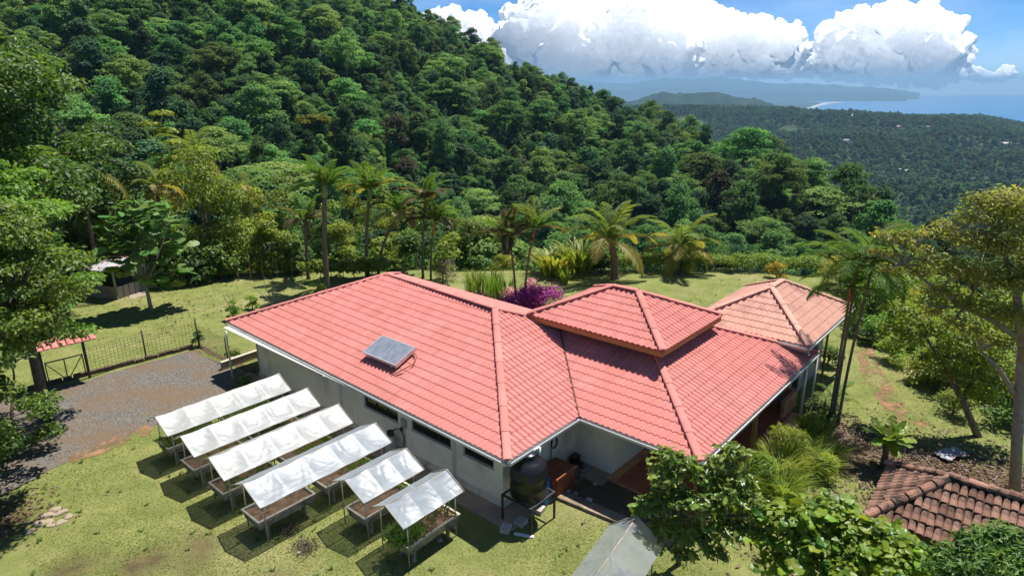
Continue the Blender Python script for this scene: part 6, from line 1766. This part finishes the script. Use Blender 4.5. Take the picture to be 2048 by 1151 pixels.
hedge('bright broad-leaved hedge behind the tall dark palm', W(636, 560), W(772, 556), 1.2, 1.7, 'bright', 4200, 3, .24, .14)
hedge('low rough hedge at the back of the left lawn', W(300, 566), W(420, 566), 1.3, 1.5, 'mid', 3500, 4, .2, .12)
hedge('pale low hedge behind the thin posts at left', W(470, 548), W(610, 548), 1.0, 1.1, 'yellowish', 2600, 5, .2, .09)

def canes(name, label, cat, u, v, n, h, spread, w, mk, seed, lean=.5, stretch=1.0, base_r=.3):
    """clump of arching blades"""
    g = np.random.default_rng(seed); b_ = W(u, v); b_.z = tz(b_.x, b_.y)
    t = thing(name, label, cat, b_)
    S = 5; a = g.random(n) * 6.28; br = base_r * np.sqrt(g.random(n)); hh = h * (.55 + .5 * g.random(n)); ln = spread * (lean + .6 * g.random(n))
    ft = np.linspace(0, 1, S)
    px_ = (br[:, None] + ln[:, None] * ft ** 1.9) * np.cos(a)[:, None] * stretch; py_ = (br[:, None] + ln[:, None] * ft ** 1.9) * np.sin(a)[:, None]
    pz_ = hh[:, None] * (ft * 1.25 - .42 * ft ** 2.6)
    C = np.stack([px_, py_, pz_], -1)
    sd = np.stack([-np.sin(a), np.cos(a), 0 * a], -1)[:, None, :] * (w * np.array([.5, 1, .95, .6, .06]))[None, :, None] * .5
    V = np.stack([C - sd, C + sd], 2).reshape(-1, 3)
    o = np.arange(n)[:, None, None] * (S * 2) + np.arange(S - 1)[None, :, None] * 2
    F = (o + np.array([0, 1, 3, 2])).reshape(-1, 4)
    T_ = np.repeat(np.clip(.5 + .28 * g.normal(size=n), 0, 1), S * 2)
    mesh_obj('blades', np_mesh('blades', V, F, G[mk], T_), t)
    MB().lathe([(.02, -.05), (base_r, -.05), (base_r * .7, .12), (.02, .16)], 9).build('root_clump', M['wet_soil'], t); return t
for i, (u, v, h, sp_, n) in enumerate(((1500, 1000, 1.5, .7, 420), (1555, 965, 1.7, .9, 520), (1590, 925, 1.4, .8, 420), (1625, 893, 1.3, .7, 360), (1560, 1010, 1.5, .9, 420), (1620, 950, 1.2, .8, 360), (1470, 1020, 1.1, .5, 260), (1660, 920, .9, .6, 200))):
    canes('grass_clump', ['grass clump nearest the glossy shrub tree beside the porch', 'tallest arching yellow-green grass clump beside the porch step', 'arching grass clump halfway along the porch edge', 'grass clump at the far end of the porch edge', 'grass clump between the porch and the lime-green vine', 'grass clump on the slope beside the porch', 'short grass clump behind the glossy shrub tree', 'low grass clump near the palm cluster'][i], 'grass clump', u, v, int(n * .8), h, sp_ * 1.25, .026, 'yellowish' if i % 3 else 'bright', 600 + i, .45)
canes('cane_clump', 'tall arching yellow-green cane clump behind the pen', 'plant', 236, 566, 800, 6.2, 3.0, .13, 'yellowish', 620, .35, base_r=.8)
canes('banana_clump', 'clump of yellow-green heliconia leaves left of the coconut palms', 'plant', 1112, 548, 210, 2.1, 1.5, .17, 'yellowish', 621, .5, base_r=1.2)
canes('banana_clump', 'taller leafy heliconia clump behind the yellow-green one', 'plant', 1160, 540, 190, 2.5, 1.6, .19, 'bright', 622, .5, base_r=1.2)
for i, (u, v, n, h) in enumerate(((950, 585, 130, 2.2), (985, 590, 130, 2.3), (1010, 596, 100, 1.9))):
    canes('reed_clump', ['upright reed clump behind the house, leftmost of three', 'tallest upright reed clump, middle of three behind the house', 'reed clump next to the pink flowers'][i], 'reeds', u, v, n, h * .9, .6, .05, ['mid', 'bright', 'mid'][i], 630 + i, .25, base_r=.7)
canes('banana_clump', 'small yellow-green ginger plant left of the dark round bush', 'plant', 1128, 566, 50, 1.3, .6, .14, 'yellowish', 640, .3, base_r=.3)

def twig_bush(label, u, v, h, n, seed):
    g = np.random.default_rng(seed); b_ = W(u, v); t = thing('bare_sapling', label, 'sapling', b_)
    for i in range(n):
        d = Vector((g.normal() * .22, g.normal() * .22, 1)); q_ = [Vector((g.normal() * .12, g.normal() * .12, 0)) + d * (h * k) + Vector((g.normal(), g.normal(), 0)) * .05 * k for k in (0, .35, .7, 1.0)]
        mb = MB(); mb.tube(q_, [.035, .028, .018, .006], 5)
        for k in range(3): mb.tube([q_[1 + k % 2], q_[1 + k % 2] + Vector((g.normal() * .25, g.normal() * .25, .5))], [.012, .004], 4)
        mb.build('stem', BP, t)
twig_bush('bare grey sapling with upright stems behind the left roof edge', 545, 612, 1.9, 4, 1)
twig_bush('thin bare sapling at the left roof corner', 470, 640, 1.8, 3, 2)
for i, (u, v) in enumerate(((478, 562), (502, 561), (527, 560), (556, 558), (585, 557), (604, 556))):
    p = W(u, v); o = tag(MB().tube([(0, 0, -.1), (.02, 0, 1.5)], .032, 6).build('fence_post', M['bark']), 'thin grey wooden fence post at the back of the left lawn', 'post', 'wooden posts at the back of the left lawn'); o.location = (p.x, p.y, tz(p.x, p.y))
def twig_heap(label, u, v, s, n, seed, mk=None):
    g = np.random.default_rng(seed); t = thing('twig_heap', label, 'brushwood', W(u, v))
    mb = MB()
    for i in range(n):
        a = g.random() * 6.28; b_ = Vector((g.normal() * s * .3, g.normal() * s * .3, .02)); d = Vector((math.cos(a), math.sin(a), .15 + .7 * g.random())) * s * (.4 + .5 * g.random())
        mb.tube([b_, b_ + d * .55 + Vector((0, 0, .03)), b_ + d], [.012, .008, .003], 4)
    mb.build('twigs', BK, t)
    n_ = n * 14; P = np.stack([g.normal(size=n_) * s * .4, g.normal(size=n_) * s * .4, .04 + .22 * s * g.random(n_)], -1); D = unit(g.normal(size=(n_, 3))); Nn = unit(np.cross(D, g.normal(size=(n_, 3))))
    V, F, T_ = leaf_arrays(P, D, Nn, .07, .03, t=g.random(n_)); mesh_obj('dry_leaves', np_mesh('dry_leaves', V, F, G['grey'], T_), t)
twig_heap('heap of dry brown prunings on the grass below the long clear cover', 612, 1096, .55, 30, 3)
twig_heap('smaller wisp of dead twigs beside the leg of the fourth trough', 580, 1062, .4, 22, 4)
gs_ = np.random.default_rng(17)
for i in range(16):
    u, v = 78 + gs_.normal() * 42, 1038 + gs_.normal() * 16; s = .06 + .10 * gs_.random()
    mb = MB(); mb.lathe([(.3*s, -.02), (s, .02), (1.05*s, .18*s), (.7*s, .4*s), (.1*s, .46*s)], 8)
    mb.v = [(x * (1 + .5*gs_.random()), y * (.7 + .4*gs_.random()), z) for x, y, z in mb.v]
    o = tag(mb.build('stone', M['concrete']), 'flat stone half sunk in the shaded grass at the lower left', 'stone', 'flat stones at the lower left'); p = W(u, v); o.location = (p.x, p.y, 0); o.rotation_euler = (0, 0, gs_.random() * 6)
# broad-leaved weeds in the lawn
gw = np.random.default_rng(29); n_w = 170
wx = np.concatenate([-17 + 22 * gw.random(n_w), -30 + 50 * gw.random(n_w)]); wy = np.concatenate([13.5 + 12 * gw.random(n_w), 32 + 13 * gw.random(n_w)])

# plants growing in the troughs
def bed_plants(a0, b0, la, n, h, mk, seed, lo=0.0, hi=1.0, L=.09, label='small green seedlings in rows'):
    g = np.random.default_rng(seed); b_ = AB(a0, b0, .74)
    a = lo + (hi - lo) * g.random(n); x = a * la; y = .12 + .78 * g.random(n)
    k = 6; c = np.repeat(np.stack([x, y, 0 * x], -1), k, 0); d = unit(np.stack([g.normal(size=n*k), g.normal(size=n*k), .9 + .5 * g.random(n*k)], -1))
    l_ = L * (.6 + .8 * g.random(n*k)); P = c + d * (h * (.3 + .7 * g.random(n*k)))[:, None] + np.stack([g.normal(size=n*k)*.03, g.normal(size=n*k)*.03, 0*l_], -1)
    Nn = unit(g.normal(size=(n*k, 3)) * .5 + np.array([0, 0, 1])); Nn = unit(Nn - d * (Nn * d).sum(-1, keepdims=True))
    V, F, T_ = leaf_arrays(P, d, Nn, l_, l_ * .5, t=g.random(n*k))
    o = mesh_obj('bed_greens', np_mesh('bed_greens', V, F, G[mk], T_)); o.location = b_; o.rotation_euler = (0, 0, HROT)
    o['label'] = label; o['kind'] = 'stuff'; return o
for (a0, bi, n, h, mk, lo, hi, L, lab) in ((-5.22, 0, 150, .16, 'mid', 0, 1, .10, 'dense green seedlings in the first planter trough'), (-2.88, 0, 150, .14, 'bright', 0, 1, .10, 'bright seedlings in the house end of the first row'), (-5.22, 1, 50, .10, 'olive', .2, 1, .08, 'sparse weeds in the second planter trough'), (-2.88, 1, 90, .16, 'dark', 0, .8, .11, 'dark leafy greens in the house end of the second row'), (-5.22, 2, 70, .14, 'mid', .1, 1, .10, 'patchy greens in the third planter trough'), (-2.88, 2, 70, .14, 'bright', .3, 1, .10, 'bright herbs in the house end of the third row'), (-2.88, 3, 60, .12, 'bright', .45, 1, .09, 'green herbs in the house end of the fourth row'), (-5.22, 3, 16, .05, 'litter', 0, 1, .05, 'dry bits on the bare soil of the fourth trough'), (-3.03, 4, 25, .10, 'mid', .85, 1, .10, 'few green herbs at the house end of the fifth trough'), (-3.03, 5, 170, .34, 'mid', -.10, .34, .11, 'bushy green weeds spilling over the outer end of the last trough'), (-3.03, 5, 40, .28, 'dark', .35, 1, .10, 'scattered tufts along the last trough')):
    bed_plants(a0, bed_b[bi] - [.52, .52, .52, .52, .62, .71][bi], 1.95, n, h, mk, int(a0 * 10) % 97 + bi * 7 + n, lo, hi, L, lab)

# ------------------------------------------------------------------ lawn grass and fallen leaves
def in_poly(x, y, poly):
    r_ = np.zeros(len(x), bool); j = len(poly) - 1
    for i in range(len(poly)):
        xi, yi, xj, yj = poly[i][0], poly[i][1], poly[j][0], poly[j][1]
        c_ = ((yi > y) != (yj > y)) & (x < (xj - xi) * (y - yi) / (yj - yi + 1e-12) + xi); r_ ^= c_; j = i
    return r_
gl_ = np.random.default_rng(123)
n = 330000
rr2 = 11.0 * (55.0 / 11.0) ** gl_.random(n); az2 = R(-42) + R(84) * gl_.random(n)
x = rr2 * np.sin(az2); y = rr2 * np.cos(az2)
hp = [tuple(AB(*q)[:2]) for q in ((.0, .1), (.0, 17.4), (11, 17.4), (11, -1.5), (13.5, -1.5), (13.5, -4.5), (4.3, -4.5), (4.3, .1))]
bad = in_poly(x, y, hp) | in_poly(x, y, [(p.x, p.y) for p in DR]) | (pad_d(x, y) > 0.5)
bad |= in_poly(x, y, [tuple(AB(*q)[:2]) for q in ((4.4, -.6), (4.4, -4.6), (2.9, -3.7), (2.6, -.5))])
# worn and littered patches carry less grass
wear = fbm(x / 3.1, y / 3.1, 4, 55)
lt_ = np.zeros(len(x))
for cx, cy, r1, r2 in ((-12.4, 15.3, .15, .9), (-9.3, 16.0, .1, .8), (-10.6, 15.6, .1, .7), (-17.5, 17.2, .4, 1.6), (-6.7, 14.7, .05, .6), (13.2, 21.0, 0.4, 2.6), (15.5, 20.0, .9, 2.8), (17.0, 18.5, 1.2, 3.3), (12.6, 17.5, 0.5, 2.2)):
    lt_ = np.maximum(lt_, blob(x, y, cx, cy, r1, r2))
bad |= (gl_.random(n) < np.clip(wear * 1.4, 0, .8)) | (gl_.random(n) < lt_ * .9)
x, y, rr2, wear = x[~bad], y[~bad], rr2[~bad], wear[~bad]
z = terrain(x, y); n = len(x)
h = (.012 + .024 * gl_.random(n)) * (1 + .5 * np.clip(-wear, 0, 1)); w_ = .010 + .012 * gl_.random(n) + rr2 * .0004
a = gl_.random(n) * 6.28; la_ = gl_.random(n) * 6.28; ll_ = .03 + .06 * gl_.random(n)
V = np.stack([np.stack([x - np.cos(a) * w_, y - np.sin(a) * w_, z - .005], -1), np.stack([x + np.cos(a) * w_, y + np.sin(a) * w_, z - .005], -1), np.stack([x + np.cos(la_) * ll_, y + np.sin(la_) * ll_, z + h], -1)], 1).reshape(-1, 3)
tt_ = np.clip(.45 + .35 * wear + .30 * fbm(x / .9, y / .9, 3, 66) + .2 * gl_.normal(size=n), 0, 1)
gr_ = mesh_obj('lawn_grass', np_mesh('lawn_grass', V, np.arange(n * 3).reshape(-1, 3), G['lawn'], np.repeat(tt_, 3)))
tag(gr_, 'short green and yellowish grass of the lawns', None, None, 'stuff')
okw = ~(in_poly(wx, wy, hp) | in_poly(wx, wy, [(p.x, p.y) for p in DR])); wx, wy = wx[okw], wy[okw]; kk = 7
n = len(wx) * kk; cx_ = np.repeat(wx, kk); cy_ = np.repeat(wy, kk); a = gw.random(n) * 6.28
D = unit(np.stack([np.cos(a), np.sin(a), .35 + .3 * gw.random(n)], -1)); Nn = np.stack([-np.cos(a) * .4, -np.sin(a) * .4, np.ones(n)], -1); Nn = unit(Nn - D * (Nn * D).sum(-1, keepdims=True)); l_ = .07 + .09 * gw.random(n)
V, F, T_ = leaf_arrays(np.stack([cx_, cy_, terrain(cx_, cy_) + .02], -1) + D * l_[:, None] * .5, D, Nn, l_, l_ * .38, t=gw.random(n))
tag(mesh_obj('lawn_weeds', np_mesh('lawn_weeds', V, F, G['mid'], T_)), 'small broad-leaved weeds scattered in the lawn', None, None, 'stuff')
n = 5200
cs = [(13.2, 21, 2.6), (15.5, 20, 3.0), (16.8, 18.5, 3.2), (12.4, 17.6, 2.0), (-16.6, 17.6, 1.6), (12.8, 23.2, 1.3), (-21, 38, 4), (8, 15.6, 1.6)]
ci_ = gl_.choice(len(cs), n, p=[.21, .21, .21, .12, .08, .09, .05, .03])
x = np.array([cs[i][0] for i in ci_]) + gl_.normal(size=n) * np.array([cs[i][2] for i in ci_]) * .55; y = np.array([cs[i][1] for i in ci_]) + gl_.normal(size=n) * np.array([cs[i][2] for i in ci_]) * .55
ok = ~in_poly(x, y, hp); x, y = x[ok], y[ok]; n = len(x)
D = unit(np.stack([gl_.normal(size=n), gl_.normal(size=n), .25 * gl_.normal(size=n)], -1)); Nn = unit(np.stack([.35 * gl_.normal(size=n), .35 * gl_.normal(size=n), np.ones(n)], -1)); Nn = unit(Nn - D * (Nn * D).sum(-1, keepdims=True))
V, F, T_ = leaf_arrays(np.stack([x, y, terrain(x, y) + .035], -1), D, Nn, .12 + .1 * gl_.random(n), .07, t=gl_.random(n))
tag(mesh_obj('fallen_leaves', np_mesh('fallen_leaves', V, F, G['litter'], T_)), 'brown fallen leaves scattered on the slope at right', None, None, 'stuff')
